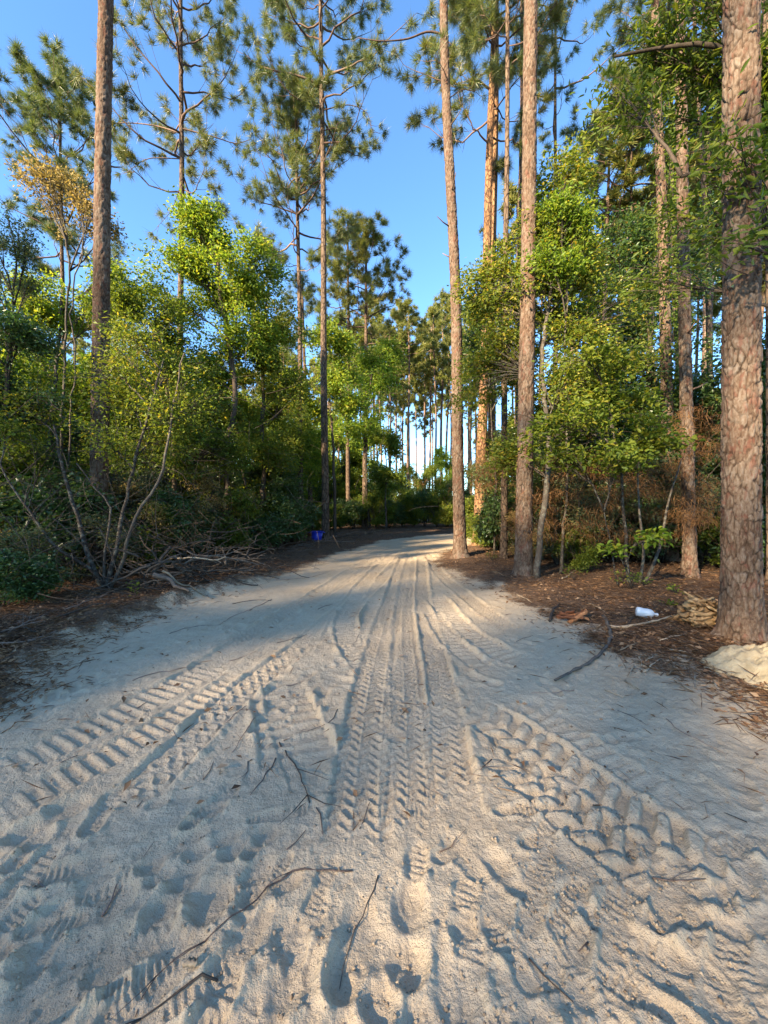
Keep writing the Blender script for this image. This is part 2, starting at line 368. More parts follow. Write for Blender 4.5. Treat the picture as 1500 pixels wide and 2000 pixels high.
def apply_tracks(x, y, h):
    for pts, w, kind, dep, rl, rr, amp, L in TRACKS:
        g = np.array([G(p, q) for p, q in pts]); pl = polyline(g, .09)
        pad = w
        m = (x > pl[:, 0].min() - pad) & (x < pl[:, 0].max() + pad) & (y > pl[:, 1].min() - pad) & (y < pl[:, 1].max() + pad)
        if not m.any(): continue
        X = x[m]; Y = y[m]; H = h[m]
        u, s, tot = seg_coords(X, Y, pl)
        u = u + .03 * fbm(X * 3, Y * 3, 21, 2) + .012 * fbm(X * 14, Y * 14, 22, 2)
        e = np.abs(u) / (w / 2)
        end = sstep(0, .55, s + .5 * fbm(X * 5, Y * 5, 28, 2)) * sstep(0, .55, tot - s + .5 * fbm(X * 5, Y * 5, 29, 2)) * sstep(w * 1.2, w * .8, np.abs(u))
        wear = np.clip(.85 + 1.7 * fbm(X * 2.2, Y * 2.2, 23, 4), .2, 1.1)
        ins = sstep(1.06, .9, e) * end
        v = u / w; ph = s / L
        if kind == 'net': p = sstep(.55, .98, tri(ph + .9 * tri(v * 2.5 + .25))) * 1.0 + .35 * sstep(.75, .97, tri(v * 2.5 + .25)) - .15
        elif kind == 'zig': p = sstep(.60, .86, tri(ph + .8 * tri(v * 2.0 + .5) + .05))
        elif kind == 'bars': p = sstep(.5, .72, tri(ph + .18 * v + .12 * fbm(X * 4, Y * 4, 24, 2))) * sstep(1.0, .8, e)
        elif kind == 'chain':
            c = (ph % 1.0 - .5) * L; vv = u - .05 * np.where((np.floor(ph) % 2) > 0, 1, -1); r = np.hypot(c, vv)
            p = np.exp(-((r - .045) / .011) ** 2) + .6 * np.exp(-((np.hypot(c, u + .05 * np.where((np.floor(ph) % 2) > 0, 1, -1)) - .04) / .012) ** 2)
        elif kind == 'lug':
            a = np.where(u > 0, ph + 1.1 * v, ph + .5 - 1.1 * v) + .35 * fbm(X * 6, Y * 6, 26, 3); p = sstep(.30, .70, tri(a)) * sstep(1.04, .75, e) * (1 - .85 * np.exp(-(e / .16) ** 2))
        else: p = 0 * u
        if kind == 'lug': wear = np.clip(.45 + .6 * wear, .4, 1.0) * (1 - .45 * sstep(1.0, 3.0, s)); end = end * (1 - .4 * sstep(1.2, 3.0, s))
        flat = -dep + 1.35 * amp * wear * p + .010 * fbm(X * 30, Y * 30, 27, 3)
        H = H * (1 - .72 * ins) + ins * flat * 1.0
        sg = np.where(u > 0, rr, rl)
        lump = np.clip(.75 + 3.0 * fbm(X * 8, Y * 8, 25, 4), .0, 1.9)
        H = H + end * sg * lump * np.exp(-((np.abs(u) - w / 2 - .022) / .030) ** 2)
        h[m] = H
    return h

# boot prints and scuffs: pixel of the middle, heading (degrees, 0 = away), length, depth, tread
PRINTS = [(810, 1700, 10, .30, .020, 1), (800, 1800, 4, .36, .045, 0), (790, 1580, 85, .26, .008, 1), (1060, 1620, 60, .30, .018, 1),
          (985, 1700, -30, .26, .03, 0), (1040, 1745, 30, .30, .018, 1), (1110, 1770, 48, .28, .016, 1), (1100, 1860, 62, .30, .022, 1),
          (1240, 1830, -55, .34, .030, 1), (1330, 1920, -48, .36, .028, 0), (1120, 1960, -25, .40, .03, 0), 
          (1250, 1750, -60, .3, .014, 1), (1420, 1850, 50, .32, .02, 1), (1450, 1700, 40, .3, .02, 1),
          (1360, 1790, -70, .3, .02, 1), (905, 1770, 20, .3, .014, 1), (920, 1900, 10, .32, .014, 1), (1010, 1580, 80, .24, .02, 1),
          (100, 1600, 40, .34, .035, 0), (30, 1650, 30, .3, .03, 0), (140, 1700, 60, .3, .028, 0), (345, 1735, 15, .28, .040, 0),
          (420, 1645, 60, .24, .03, 0), (340, 1560, 70, .24, .018, 0), (560, 1580, 75, .26, .016, 1), (530, 1590, 80, .22, .012, 1),
          (385, 1790, 25, .32, .045, 0), (240, 1720, 60, .3, .02, 1), (600, 1800, 15, .3, .022, 1), (630, 1720, 10, .24, .014, 1),
          (150, 1800, 30, .34, .04, 0), (60, 1830, 50, .32, .035, 0), (130, 1910, 35, .38, .045, 0), (260, 1850, 30, .32, .03, 1),
          (470, 1840, 20, .32, .03, 0), (560, 1860, -10, .3, .03, 0), (420, 1900, 40, .3, .02, 1), (690, 1830, 8, .34, .035, 0),
          (680, 1940, 5, .36, .03, 0), (560, 1940, 20, .3, .025, 0), (800, 1930, -8, .34, .03, 0), (40, 1940, 20, .34, .035, 0),
          (280, 1950, 25, .34, .03, 0), (200, 1790, 20, .3, .03, 0), (10, 1740, 45, .3, .025, 0), (470, 1730, 45, .26, .018, 1),
          (610, 1260, 40, .26, .03, 0), (660, 1300, 70, .24, .03, 0), (600, 1320, 20, .24, .02, 0), (880, 1650, 50, .22, .02, 0),
          (1200, 1940, 30, .34, .022, 1), (1040, 1930, 0, .3, .02, 0), (1440, 1950, -40, .36, .025, 0), (1090, 1520, 70, .26, .02, 0),
          (1210, 1440, 60, .26, .02, 0), (1080, 1380, 50, .26, .018, 0), (1450, 1540, 40, .3, .022, 0),
          (740, 1880, 2, .34, .035, 0), (880, 1990, 15, .34, .025, 0), (340, 1660, 40, .28, .022, 0), (480, 1520, 60, .26, .014, 0)]
def apply_prints(x, y, h):
    rg = np.random.default_rng(5)
    allp = list(PRINTS)
    for _ in range(34): allp.append((rg.uniform(-100, 640), rg.uniform(1560, 2060), rg.uniform(-10, 80), rg.uniform(.2, .32), rg.uniform(.014, .034), int(rg.random() < .35)))
    for _ in range(26): allp.append((rg.uniform(900, 1600), rg.uniform(1640, 2060), rg.uniform(-60, 80), rg.uniform(.22, .32), rg.uniform(.010, .022), int(rg.random() < .5)))
    for _ in range(46): allp.append((rg.uniform(380, 1080), rg.uniform(1120, 1420), rg.uniform(-60, 60), rg.uniform(.24, .36), rg.uniform(.012, .026), 0))
    for px, py, ang, L, dep, tread in allp:
        dep = dep * .68
        gx, gy = G(px, py); a = math.radians(ang + rg.uniform(-6, 6)); R = L
        m = (np.abs(x - gx) < R) & (np.abs(y - gy) < R)
        if not m.any(): continue
        dx = x[m] - gx; dy = y[m] - gy
        dx = dx + .02 * fbm(x[m] * 9, y[m] * 9, 31, 2); dy = dy + .02 * fbm(x[m] * 9, y[m] * 9, 32, 2)
        u = (dx * math.sin(a) + dy * math.cos(a)) / (L / .30); v = (dx * math.cos(a) - dy * math.sin(a)) / (L / .30)
        wd_ = 1.0 if tread else 1.25
        d1 = np.hypot((u - .055) / .095, v / (.052 * wd_)) - 1; d2 = np.hypot((u + .085) / .068, v / (.040 * wd_)) - 1
        k = .35; hh = np.clip(.5 + .5 * (d2 - d1) / k, 0, 1); d = d2 * (1 - hh) + d1 * hh - k * hh * (1 - hh)
        soft = .28 if tread else .60
        ins = sstep(.1, -soft, d)
        bars = sstep(.4, .75, tri(u / .030 + .25 * v / .05)) if tread else 0
        hm = h[m]
        hm = hm * (1 - .6 * ins) - dep * ins + ins * .0075 * bars * tread * np.clip(.6 + 3 * fbm(x[m] * 12, y[m] * 12, 34, 2), 0, 1)
        hm = hm + dep * .42 * np.exp(-((d - .26) / .22) ** 2) * np.clip(.7 + 2 * fbm(x[m] * 8, y[m] * 8, 33, 2) + .5 * np.sign(-u) * (d > 0), .0, 1.6)
        h[m] = hm
    return h
def height(x, y):
    x = np.asarray(x, float); y = np.asarray(y, float); sh = x.shape
    x = x.ravel(); y = y.ravel()
    h = micro(x, y) * .8; h = apply_tracks(x, y, h); h = apply_prints(x, y, h)
    return (h + macro(x, y)).reshape(sh)
def hz(x, y): return float(height(np.array([x]), np.array([y]))[0])
def hm(x, y): return float(macro(np.array([float(x)]), np.array([float(y)]))[0])

ys = [.85]
while ys[-1] < 26: ys.append(ys[-1] + max(.0045, .0050 * ys[-1] * (1 + .35 * sstep(3, 14, ys[-1]))))
while ys[-1] < 700: ys.append(ys[-1] * 1.09)
back = [.80, .72, .6, .4, .1, -.4, -1.2, -2.5, -4.5, -8, -14, -25, -45, -80, -150, -300, -700]
ys = np.array(back[::-1] + ys)
t = np.linspace(-1.07, 1.07, 720)
te = 1.07 + np.cumsum(.02 * 1.32 ** np.arange(22)); t = np.concatenate([-te[::-1], t, te])
W = np.maximum(ys, .85) + .12
W = np.where(ys < .85, W * 1.0, W)
gx = t[None] * W[:, None]; gy = np.repeat(ys[:, None], len(t), 1)
gx = np.where(np.abs(t)[None] > 1.07, np.sign(t)[None] * (1.07 * W[:, None] + (np.abs(t)[None] - 1.07) * np.maximum(W[:, None], 6) * 1.4), gx)
hh = height(gx, gy)
nr, nc = gx.shape
i = np.arange(nr - 1)[:, None] * nc + np.arange(nc - 1)[None]
Q = np.stack([i, i + 1, i + nc + 1, i + nc], -1).reshape(-1, 4)
me = new_mesh('ground', np.stack([gx, gy, hh], -1).reshape(-1, 3), [Q], M['ground'], smooth=True, attrs={'litter': litter_of(gx, gy).ravel()})
ground = tag(link('ground', me), kind='structure')
print('ground quads', len(Q))

# ------------------------------------------------------------------ pines
def unit(v): return v / (np.linalg.norm(v, axis=-1, keepdims=True) + 1e-9)
def trunk_path(b, tp, H, sway, rg, n):
    """straight stem through base b and the point tp, carried up to height H, with a little sway"""
    z = np.linspace(0, H, n); k = z / max(.1, tp[2] - b[2])
    p = b[None] + (tp - b)[None] * k[:, None]; p[:, 2] = b[2] + z
    f = sstep(0, .3, z / H)
    p[:, 0] += f * sway * np.sin(z * .45 + rg.uniform(0, 6)); p[:, 1] += f * sway * np.sin(z * .4 + rg.uniform(0, 6))
    return p
def trunk_rad(z, H, r0, rtop=.35):
    t = np.clip(z / H, 0, 1)
    return r0 * (1 - (1 - rtop) * t ** 1.1) * (1 + .30 * np.exp(-z / .35) + .25 * np.exp(-z / .10))
def plate_trunk(path, rad, nseg, cw, ch, amp, seed):
    """stem whose bark plates are real relief; every vertex knows its plate's tint and how near a fissure it is"""
    path = np.asarray(path); n = len(path); tt, u, v = frames(path)
    z = np.concatenate([[0], np.cumsum(np.linalg.norm(np.diff(path, axis=0), axis=1))])
    a = np.arange(nseg) / nseg * 2 * np.pi
    Z, A = np.meshgrid(z, a, indexing='ij'); nc = max(5, int(round(2 * np.pi * rad[n // 2] / cw)))
    cx = A / (2 * np.pi) * nc + .8 * fbm(A * 0 + np.cos(A) * 1.5 + 7, Z * 3 + np.sin(A) * 1.5, seed, 3); cy = Z / ch + 1.3 * fbm(np.cos(A) * 2 + 3, Z * 5 + np.sin(A) * 2, seed + 1, 3)
    ix = np.floor(cx); iy = np.floor(cy); f1 = np.full(cx.shape, 9.); f2 = np.full(cx.shape, 9.); pid = np.zeros(cx.shape)
    for dx in (-1, 0, 1):
        for dy in (-1, 0, 1):
            jx = ix + dx; jy = iy + dy; wx = jx % nc
            ox = jx + .5 + .75 * (_h(wx, jy, seed) - .5); oy = jy + .5 + .8 * (_h(wx, jy, seed + 1) - .5)
            d = np.hypot(cx - ox, (cy - oy) * .8); r = _h(wx, jy, seed + 2)
            m = d < f1; f2 = np.where(m, f1, np.minimum(f2, d)); pid = np.where(m, r, pid); f1 = np.where(m, d, f1)
    e = f2 - f1; gap = np.clip(.5 + 1.8 * fbm(np.cos(A) * 2.5 + 4, Z * 6 + np.sin(A) * 2.5, seed + 9, 3), 0, 1); pl = np.maximum(sstep(.015, .10 + .12 * gap, e), (1 - gap) * .85)
    step = np.where(fbm(np.cos(A) * 3 + 9, Z * 14 + np.sin(A) * 3, seed + 5, 3) > 0, 1, 0)
    disp = amp * (pl * (.5 + .5 * pid) + .30 * step * pl + .55 * fbm(np.cos(A) * 6, Z * 9 + np.sin(A) * 6, seed + 4, 3)) - amp * .5
    R = rad[:, None] + disp
    R = R * (1 + .05 * np.sin(3 * A + seed) * np.exp(-Z / .5) + .22 * np.clip(np.sin(4 * A + seed * 2 + .8 * np.sin(A)), 0, 1) * np.exp(-Z / .20))
    V = path[:, None] + R[..., None] * (np.cos(a)[None, :, None] * u[:, None] + np.sin(a)[None, :, None] * v[:, None])
    i = np.arange(n - 1)[:, None] * nseg; k = np.arange(nseg)[None]; k2 = (k + 1) % nseg
    Q = np.stack([i + k, i + k2, i + nseg + k2, i + nseg + k], -1).reshape(-1, 4)
    return V.reshape(-1, 3), Q, pid.ravel(), pl.ravel()

def needle_mesh(name, C, A, n, length, width, rg, mat, droop=.15):
    if n > 35: n = int(n * 1.35); width *= .72; length *= 1.05
    """tufts of long needles: centres C, axes A"""
    N = len(C); d = rg.normal(size=(N, n, 3)); d = unit(unit(d) + A[:, None] * .95)
    d[..., 2] -= droop * 1.6; d = unit(d)
    L = length * 1.12 * rg.uniform(.65, 1.1, (N, n, 1)); width = width * 1.15
    s = unit(np.cross(d, rg.normal(size=(N, n, 3)))) * width * .5
    p = C[:, None] + d * .02 + rg.normal(size=(N, n, 3)) * .025
    V = np.stack([p - s, p + s, p + d * L], 2).reshape(-1, 3)
    return new_mesh(name, V, [np.arange(len(V)).reshape(-1, 3)], mat)

def pine_limbs(path, zlo, ztop, hw, nl, rg, sparse=.0, sub=5, bias=None):
    """limbs of a pine: list of (points, radii, sub branches) and the tufts at their ends"""
    zb = path[:, 2] - path[0, 2]; limbs = []; C = []; A = []
    az = rg.uniform(0, 6.28)
    for k in range(nl):
        t = ((k + rg.uniform(0, .9)) / nl) ** .85
        z = zlo + (ztop - zlo) * t
        p0 = np.array([np.interp(z, zb, path[:, j]) for j in range(3)])
        az += 2.4 + rg.normal() * .35
        prof = (.62 + .55 * math.sin(min(1, t * 2.2) * 1.57) * 1.0) * (1 - .78 * max(0, t - .25) / .75)
        if t < .12 and rg.random() < .5: prof *= .6
        L = hw * prof * rg.uniform(.75, 1.15)
        el = math.radians(4 + 46 * t + rg.normal() * 9)
        d = np.array([math.cos(az) * math.cos(el), math.sin(az) * math.cos(el), math.sin(el)])
        side = np.array([-math.sin(az), math.cos(az), 0]) * rg.normal() * .25
        n = 9; s = np.linspace(0, 1, n)[:, None]
        wob = np.cumsum(rg.normal(size=(n, 3)) * .028 * L, 0); wob[0] = 0
        pts = p0 + d * L * s + side * L * s ** 2 + np.array([0, 0, 1.0]) * L * (.20 * s ** 2.2 - .14 * np.sin(s * 3.14)) * (1 - t * .6) + wob
        r0 = max(.010, .016 * L)
        rad = np.linspace(r0, .006, n)
        subs = []
        ns = max(3, int(sub * (.55 + .45 * L / hw)))
        for j in range(ns):
            q = .28 + .72 * (j + rg.uniform(.2, .8)) / ns
            if j == ns - 1: q = 1.0
            b = np.array([np.interp(q, s[:, 0], pts[:, i]) for i in range(3)])
            i0 = min(n - 2, int(q * (n - 1))); dd = unit(pts[i0 + 1] - pts[i0])
            lat = unit(np.cross(dd, [0, 0, 1.0])) * rg.choice([-1, 1]) * rg.uniform(.3, 1.1)
            sd = unit(dd * .8 + lat + np.array([0, 0, rg.uniform(-.1, .7)]))
            sl = L * rg.uniform(.16, .36) * (1.15 - .5 * q) + .12
            e = b + sd * sl + np.array([0, 0, sl * .18]); mid = b + sd * sl * .5 - np.array([0, 0, sl * .06])
            sp = bez(b, mid, e, 3); subs.append((sp, np.linspace(.010, .004, 3)))
            if rg.random() < sparse * (1 - t): continue
            C.append(e); A.append(unit(e - mid))
            C.append(b + (e - b) * rg.uniform(.6, .85) + rg.normal(size=3) * .06); A.append(unit(sd + rg.normal(size=3) * .4))
            for _ in range(2):
                tw = e + unit(sd + rg.normal(size=3) * .9) * rg.uniform(.12, .30)
                C.append(tw); A.append(unit(tw - sp[2]))
            if rg.random() < .6:
                tw = e + unit(sd + rg.normal(size=3) * .8) * rg.uniform(.18, .34); subs.append((np.array([sp[2], (sp[2] + tw) / 2 + .02, tw]), np.array([.006, .005, .003])))
                C.append(tw); A.append(unit(tw - sp[2]))
        limbs.append((pts, rad, subs))
    return limbs, np.array(C), np.array(A)

def pine(label, bpx, Y, tpx, tpy, wpx, crown=None, H=None, nl=20, tn=55, nlen=.25, nwid=.013, seed=1, detail=0, sway=.03, mat='bark', sparse=.25,
         group=None, sub=5, rtop=.35, extra=None, bark_rows=None, zbase=None, nmat='needle'):
    """bpx: pixel column at the foot, (tpx, tpy): a second point of the stem, wpx: stem width in pixels at breast height"""
    rg = np.random.default_rng(seed)
    x0 = (bpx - 750) / F * Y
    zb = hm(x0, Y) - .04 if zbase is None else zbase
    b = np.array([x0, Y, zb]); tp = P(tpx, tpy, Y)
    r0 = wpx / 2 / F * Y * math.cos(math.atan((bpx - 750) / F))
    if crown: zt = P(750, crown[0], Y)[2] - zb; zl = P(750, crown[1], Y)[2] - zb; hw = crown[2] / F * Y
    H = H or (zt + .5)
    root = empty('pine_tree', tuple(b), label, 'tree', group)
    if detail:
        zv = 1.9 + Y * 1.40
        rows = int(zv / (.014 if detail == 2 else .027)); z = np.concatenate([np.linspace(0, zv, rows), np.linspace(zv, H, 12)[1:]])
        pth = trunk_path(b, tp, H, sway, rg, 60); pts = np.stack([np.interp(z, np.linspace(0, H, 60), pth[:, k]) for k in range(3)], 1)
        rad = trunk_rad(z, H, r0, rtop)
        V, Q, pid, pl = plate_trunk(pts - b, rad, 116 if detail == 2 else 46, 0.055 if detail == 2 else .052, .13 if detail == 2 else .13, .022 if detail == 2 else .02, seed)
        me = new_mesh('trunk', V, [Q], M['bark_near'] if mat == 'bark' else M[mat], smooth=detail == 2, attrs={'plate': pid, 'crack': pl})
        path = pth
    else:
        n = 46; z = np.concatenate([np.linspace(0, .5, 6), np.linspace(.5, H, n - 5)[1:]]); pth = trunk_path(b, tp, H, sway, rg, 60)
        pts = np.stack([np.interp(z, np.linspace(0, H, 60), pth[:, k]) for k in range(3)], 1)
        g = Geo(); g.tube(pts - b, trunk_rad(z, H, r0, rtop), 14, jit=.035); me = g.mesh('trunk', M[mat], True); path = pth
    link('trunk', me, root)
    if detail:    # broken stubs of dead limbs
        for _ in range(5):
            zz = rg.uniform(3.5, min(H * .7, 1.5 + Y * 1.4)); p0 = np.array([np.interp(zz, path[:, 2] - path[0, 2], path[:, k]) for k in range(3)]); a = rg.uniform(0, 6.28)
            q = unit(np.array([math.cos(a), math.sin(a), .25])); Ls = r0 + rg.uniform(.08, .45); g = Geo()
            g.tube(np.array([p0, p0 + q * Ls * .6, p0 + q * Ls + [0, 0, .04]]) - b, [.022, .015, .008], 5); link('limb', g.mesh('limb', M['limb'], True), root)
    if crown:
        limbs, C, A = pine_limbs(path, zl, zt, hw, nl, rg, sparse, sub)
        for pts, rad, subs in limbs:
            g = Geo(); g.tube(pts - b, rad, 5)
            for sp, sr in subs: g.tube(sp - b, sr, 3, cap=False)
            link('limb', g.mesh('limb', M['limb'], True), root)
        if extra:     # single limbs that the photograph shows: list of pixel points, radius, with or without needles
            for pp, rr, leafy in extra:
                q = np.array([P(a_, b_, Y + dy) for a_, b_, dy in pp]); q = polyline(q, .12); n = len(q)
                g = Geo(); g.tube(q - b, np.linspace(rr, rr * .35, n), 6)
                for _ in range(6 if leafy else 3):
                    k = rg.integers(n // 2, n); e = q[k] + unit(rg.normal(size=3) * [1, 1, .6] + unit(q[-1] - q[0])) * rg.uniform(.2, .5)
                    g.tube(np.array([q[k], (q[k] + e) / 2 + [0, 0, -.03], e]) - b, [.008, .006, .004], 3, cap=False)
                    if leafy: C = np.vstack([C, e[None]]); A = np.vstack([A, unit(e - q[k])[None]])
                link('limb', g.mesh('limb', M['limb'], True), root)
        link('crown', needle_mesh('crown', C - b, A, tn, nlen, nwid, rg, M[nmat]), root)
    return root

PINES = [
    # near stems, bark in relief
    dict(label='thick pine with grey and red plated bark at the right verge beside the torn wood', bpx=1452, Y=4.1, tpx=1448, tpy=0, wpx=78, crown=(-1500, -700, 300), H=21, nl=9, seed=11, detail=2, sway=.0, rtop=.6, tn=18),
    dict(label='tall sunlit pine standing in the bushes of the left verge, nearest the road', bpx=187, Y=7.6, tpx=208, tpy=0, wpx=38, crown=(-1000, -420, 170), H=20, nl=12, seed=12, detail=1, sway=.03, rtop=.5, tn=20),
    dict(label='stout pine at the bend with a pale crooked trunk at its foot', bpx=1023, Y=7.7, tpx=1038, tpy=0, wpx=32, crown=(-1000, -330, 170), H=20, nl=12, seed=13, detail=1, sway=.02, rtop=.55, tn=20),
    dict(label='slim straight pine at the inside of the bend, one long bare limb high up', bpx=900, Y=10.2, tpx=870, tpy=0, wpx=23, crown=(-600, -60, 110), H=21, nl=13, seed=14, detail=1, sway=.05, rtop=.45, tn=40,
         extra=[([(868, 68, 0), (835, 62, .05), (795, 76, .1), (745, 80, .1), (700, 74, .2)], .028, False), ([(876, 160, 0), (862, 128, -.3), (852, 118, -.4)], .014, True), ([(880, 190, 0), (905, 175, .3), (930, 180, .5)], .014, True)]),
    dict(label='pine with shaggy needle straw caught round its stem behind the bright sapling', bpx=1350, Y=7.4, tpx=1326, tpy=0, wpx=27, crown=(-900, -250, 120), H=18, nl=12, seed=15, detail=1, sway=.02, rtop=.5, tn=20),
    # middle distance, left
    dict(label='dense blue green pine behind the tan leaved sapling, far left', bpx=126, Y=17, tpx=118, tpy=200, wpx=13, crown=(165, 560, 140), nl=32, seed=21, tn=60, sub=7, nlen=.3, nwid=.018, sparse=.1),
    dict(label='open crowned pine with long bare lower limbs above the left oaks', bpx=352, Y=15, tpx=354, tpy=0, wpx=15, crown=(-260, 400, 150), nl=38, seed=22, tn=60, sub=7, nlen=.28, nwid=.015, sparse=.3,
         extra=[([(352, 260, 0), (300, 245, .2), (240, 240, .3), (205, 246, .4)], .03, True), ([(352, 250, 0), (420, 268, .1), (460, 280, .3), (490, 272, .3)], .03, True), ([(352, 310, 0), (290, 310, -.3), (250, 335, -.4)], .022, True), ([(350, 370, 0), (335, 410, -.3), (310, 440, -.5)], .016, True)]),
    dict(label='short pointed pine directly left of the tall dark stemmed pine', bpx=588, Y=16.5, tpx=581, tpy=300, wpx=12, crown=(205, 545, 125), nl=36, seed=23, tn=52, sub=7, nlen=.27, nwid=.015, sparse=.15),
    dict(label='tall dark stemmed pine with the blue tub at its foot', bpx=636, Y=15, tpx=628, tpy=100, wpx=15, crown=(-150, 290, 150), nl=34, seed=24, tn=60, sub=7, nlen=.27, nwid=.015, sparse=.2, sway=.02,
         extra=[([(632, 215, 0), (680, 205, .1), (715, 220, .2), (728, 258, .3)], .022, True), ([(632, 255, 0), (655, 250, .1), (668, 258, .1)], .018, False)]),
    dict(label='crooked dark thin pine between the pointed pine and the dark stemmed pine', bpx=608, Y=18, tpx=600, tpy=820, wpx=10, crown=(560, 800, 60), nl=14, seed=25, tn=40, nwid=.018),
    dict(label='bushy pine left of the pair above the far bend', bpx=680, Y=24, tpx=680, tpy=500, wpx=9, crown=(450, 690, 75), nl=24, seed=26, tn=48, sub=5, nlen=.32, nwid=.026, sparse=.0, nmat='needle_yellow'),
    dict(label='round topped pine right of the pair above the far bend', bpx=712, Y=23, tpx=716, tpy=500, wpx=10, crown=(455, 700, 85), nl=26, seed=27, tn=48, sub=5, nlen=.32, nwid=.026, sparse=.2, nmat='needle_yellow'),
    # middle distance, right
    dict(label='left stem of the leaning pine pair behind the slim roadside pine', bpx=935, Y=13.2, tpx=957, tpy=300, wpx=22, crown=(-160, 330, 130), nl=24, seed=31, tn=60, sub=7, nlen=.28, nwid=.016, mat='bark_orange', sparse=.1),
    dict(label='right stem of the leaning pine pair behind the slim roadside pine', bpx=958, Y=13.8, tpx=966, tpy=300, wpx=17, crown=(-300, 150, 110), nl=18, seed=32, tn=60, sub=7, nlen=.28, nwid=.016, mat='bark_orange', sparse=.1),
    dict(label='narrow pine between the leaning pair and the stout pine', bpx=985, Y=9.9, tpx=990, tpy=100, wpx=14, crown=(-330, 120, 100), nl=18, seed=33, tn=55, nlen=.26, nwid=.013, sparse=.2),
    dict(label='thin pine half hidden directly behind the stout pine', bpx=1008, Y=15.5, tpx=1018, tpy=200, wpx=14, crown=(-200, 160, 100), nl=18, seed=34, tn=55, nlen=.28, nwid=.016),
    dict(label='dark blue green pine rising over the yellow topped tree', bpx=1086, Y=17.5, tpx=1085, tpy=100, wpx=10, crown=(-120, 265, 110), nl=22, seed=35, tn=55, nlen=.28, nwid=.018, sparse=.15),
    dict(label='sparse pine with a forked bent limb right of the yellow topped tree', bpx=1238, Y=17.5, tpx=1232, tpy=300, wpx=10, crown=(170, 480, 110), nl=22, seed=36, tn=50, nlen=.28, nwid=.018, sparse=.2,
         extra=[([(1236, 340, 0), (1190, 320, 0), (1160, 310, .2), (1140, 285, .2)], .022, True)]),
    dict(label='sunlit pine with the peeling bark behind the hanging leaves', bpx=1312, Y=9.6, tpx=1284, tpy=100, wpx=26, crown=(-700, -150, 110), H=19, nl=12, seed=37, detail=1, sway=.03, tn=40),
    dict(label='slender pine right of the straw hung pine, half hidden by leaves', bpx=1402, Y=12, tpx=1362, tpy=100, wpx=15, crown=(-200, 200, 120), nl=20, seed=38, tn=55, nlen=.28, nwid=.015),
    dict(label='thin pine directly left of the thick plated pine', bpx=1392, Y=15, tpx=1385, tpy=300, wpx=11, crown=(-60, 330, 120), nl=22, seed=39, tn=55, nlen=.28, nwid=.017),
    dict(label='dark pine at the right edge behind the thick plated pine', bpx=1512, Y=6.6, tpx=1500, tpy=300, wpx=24, crown=(-900, -300, 130), H=16, nl=10, seed=40, tn=40),
    dict(label='slim pine stem directly right of the sunlit peeling pine', bpx=1335, Y=13, tpx=1312, tpy=300, wpx=13, crown=(-150, 220, 110), nl=20, seed=41, tn=55, nlen=.28, nwid=.016),
]
for d in PINES: pine(**d)

# far pines: four built, the rest copies that share their meshes
FAR_LABEL = 'slender pine of the distant stand beyond the bend'
FAR_GROUP = 'distant pines beyond the bend'
def far_proto(seed, H, cl, hw, r0, nl, tn=30, nwid=.045):
    rg = np.random.default_rng(seed); root = empty('pine_tree', (0, 0, 0), FAR_LABEL, 'tree', FAR_GROUP)
    path = trunk_path(np.zeros(3), np.array([rg.normal() * .3, 0, H]), H, .06, rg, 30)
    g = Geo(); g.tube(path, trunk_rad(path[:, 2], H, r0, .3), 8)
    limbs, C, A = pine_limbs(path, cl, H - .2, hw, nl, rg, .05, 6)
    for pts, rad, subs in limbs: g.tube(pts, rad * 1.3, 4, cap=False)
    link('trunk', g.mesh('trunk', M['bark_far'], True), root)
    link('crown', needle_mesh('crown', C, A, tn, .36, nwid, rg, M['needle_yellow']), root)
    return root
protos = [far_proto(61, 20, 12.5, 2.2, .15, 22), far_proto(62, 22, 15, 2.0, .16, 20), far_proto(63, 18, 10.5, 2.2, .13, 22), far_proto(64, 21, 13.5, 1.8, .14, 18)]
thin = far_proto(65, 19, 8.5, 2.8, .11, 22, 8, .05)  # sparse crown, made thin so part of the sun passes
rg = np.random.default_rng(99)
FAR = [(735, 34, .95), (748, 41, 1.0), (762, 30, .8), (772, 38, .95), (786, 46, 1.0), (797, 33, .86), (803, 37, .98), (815, 52, 1.05), (828, 44, 1.0), (838, 39, .95), (846, 48, 1.1),
       (853, 36, .98), (862, 42, 1.15), (871, 50, 1.2), (913, 40, 1.0), (921, 33, .9), (930, 46, 1.1), (660, 32, .75), (645, 38, .85), (668, 44, .95), (695, 36, .8), (703, 45, 1.0),
       (722, 50, 1.1), (560, 28, .7), (545, 36, .8), (520, 42, .85), (500, 30, .62), (470, 38, .75), (430, 33, .7), (400, 40, .8), (300, 34, .7), (260, 27, .62), (230, 38, .78), (150, 30, .7),
       (90, 26, .62), (60, 35, .75), (20, 28, .7), (-40, 32, .8), (1000, 30, 1.0), (1050, 27, .95), (1110, 24, .9), (1140, 31, 1.05), (1165, 26, .95), (1200, 22, .9), (1215, 30, 1.1), (1255, 25, 1.0),
       (1275, 33, 1.2), (1330, 22, 1.0), (1355, 28, 1.1), (1375, 19, .95), (1415, 21, 1.0), (1430, 27, 1.15), (1470, 20, 1.0), (1520, 24, 1.1), (1560, 19, 1.0), (880, 60, 1.2), (780, 62, 1.1), (740, 58, 1.1), (830, 66, 1.2),
       (615, 48, .95), (580, 44, .85), (350, 46, .9), (190, 44, .9), (110, 42, .9)]
FAR += [(1175, 19, 1.0), (1262, 17, .95), (1318, 19, 1.05), (1372, 18, 1.0), (1440, 19, 1.1), (1490, 17, 1.0), (1030, 21, 1.1)]
for _ in range(24):
    FAR.append((rg.uniform(-150, 1650), rg.uniform(32, 75), rg.uniform(.8, 1.2)))
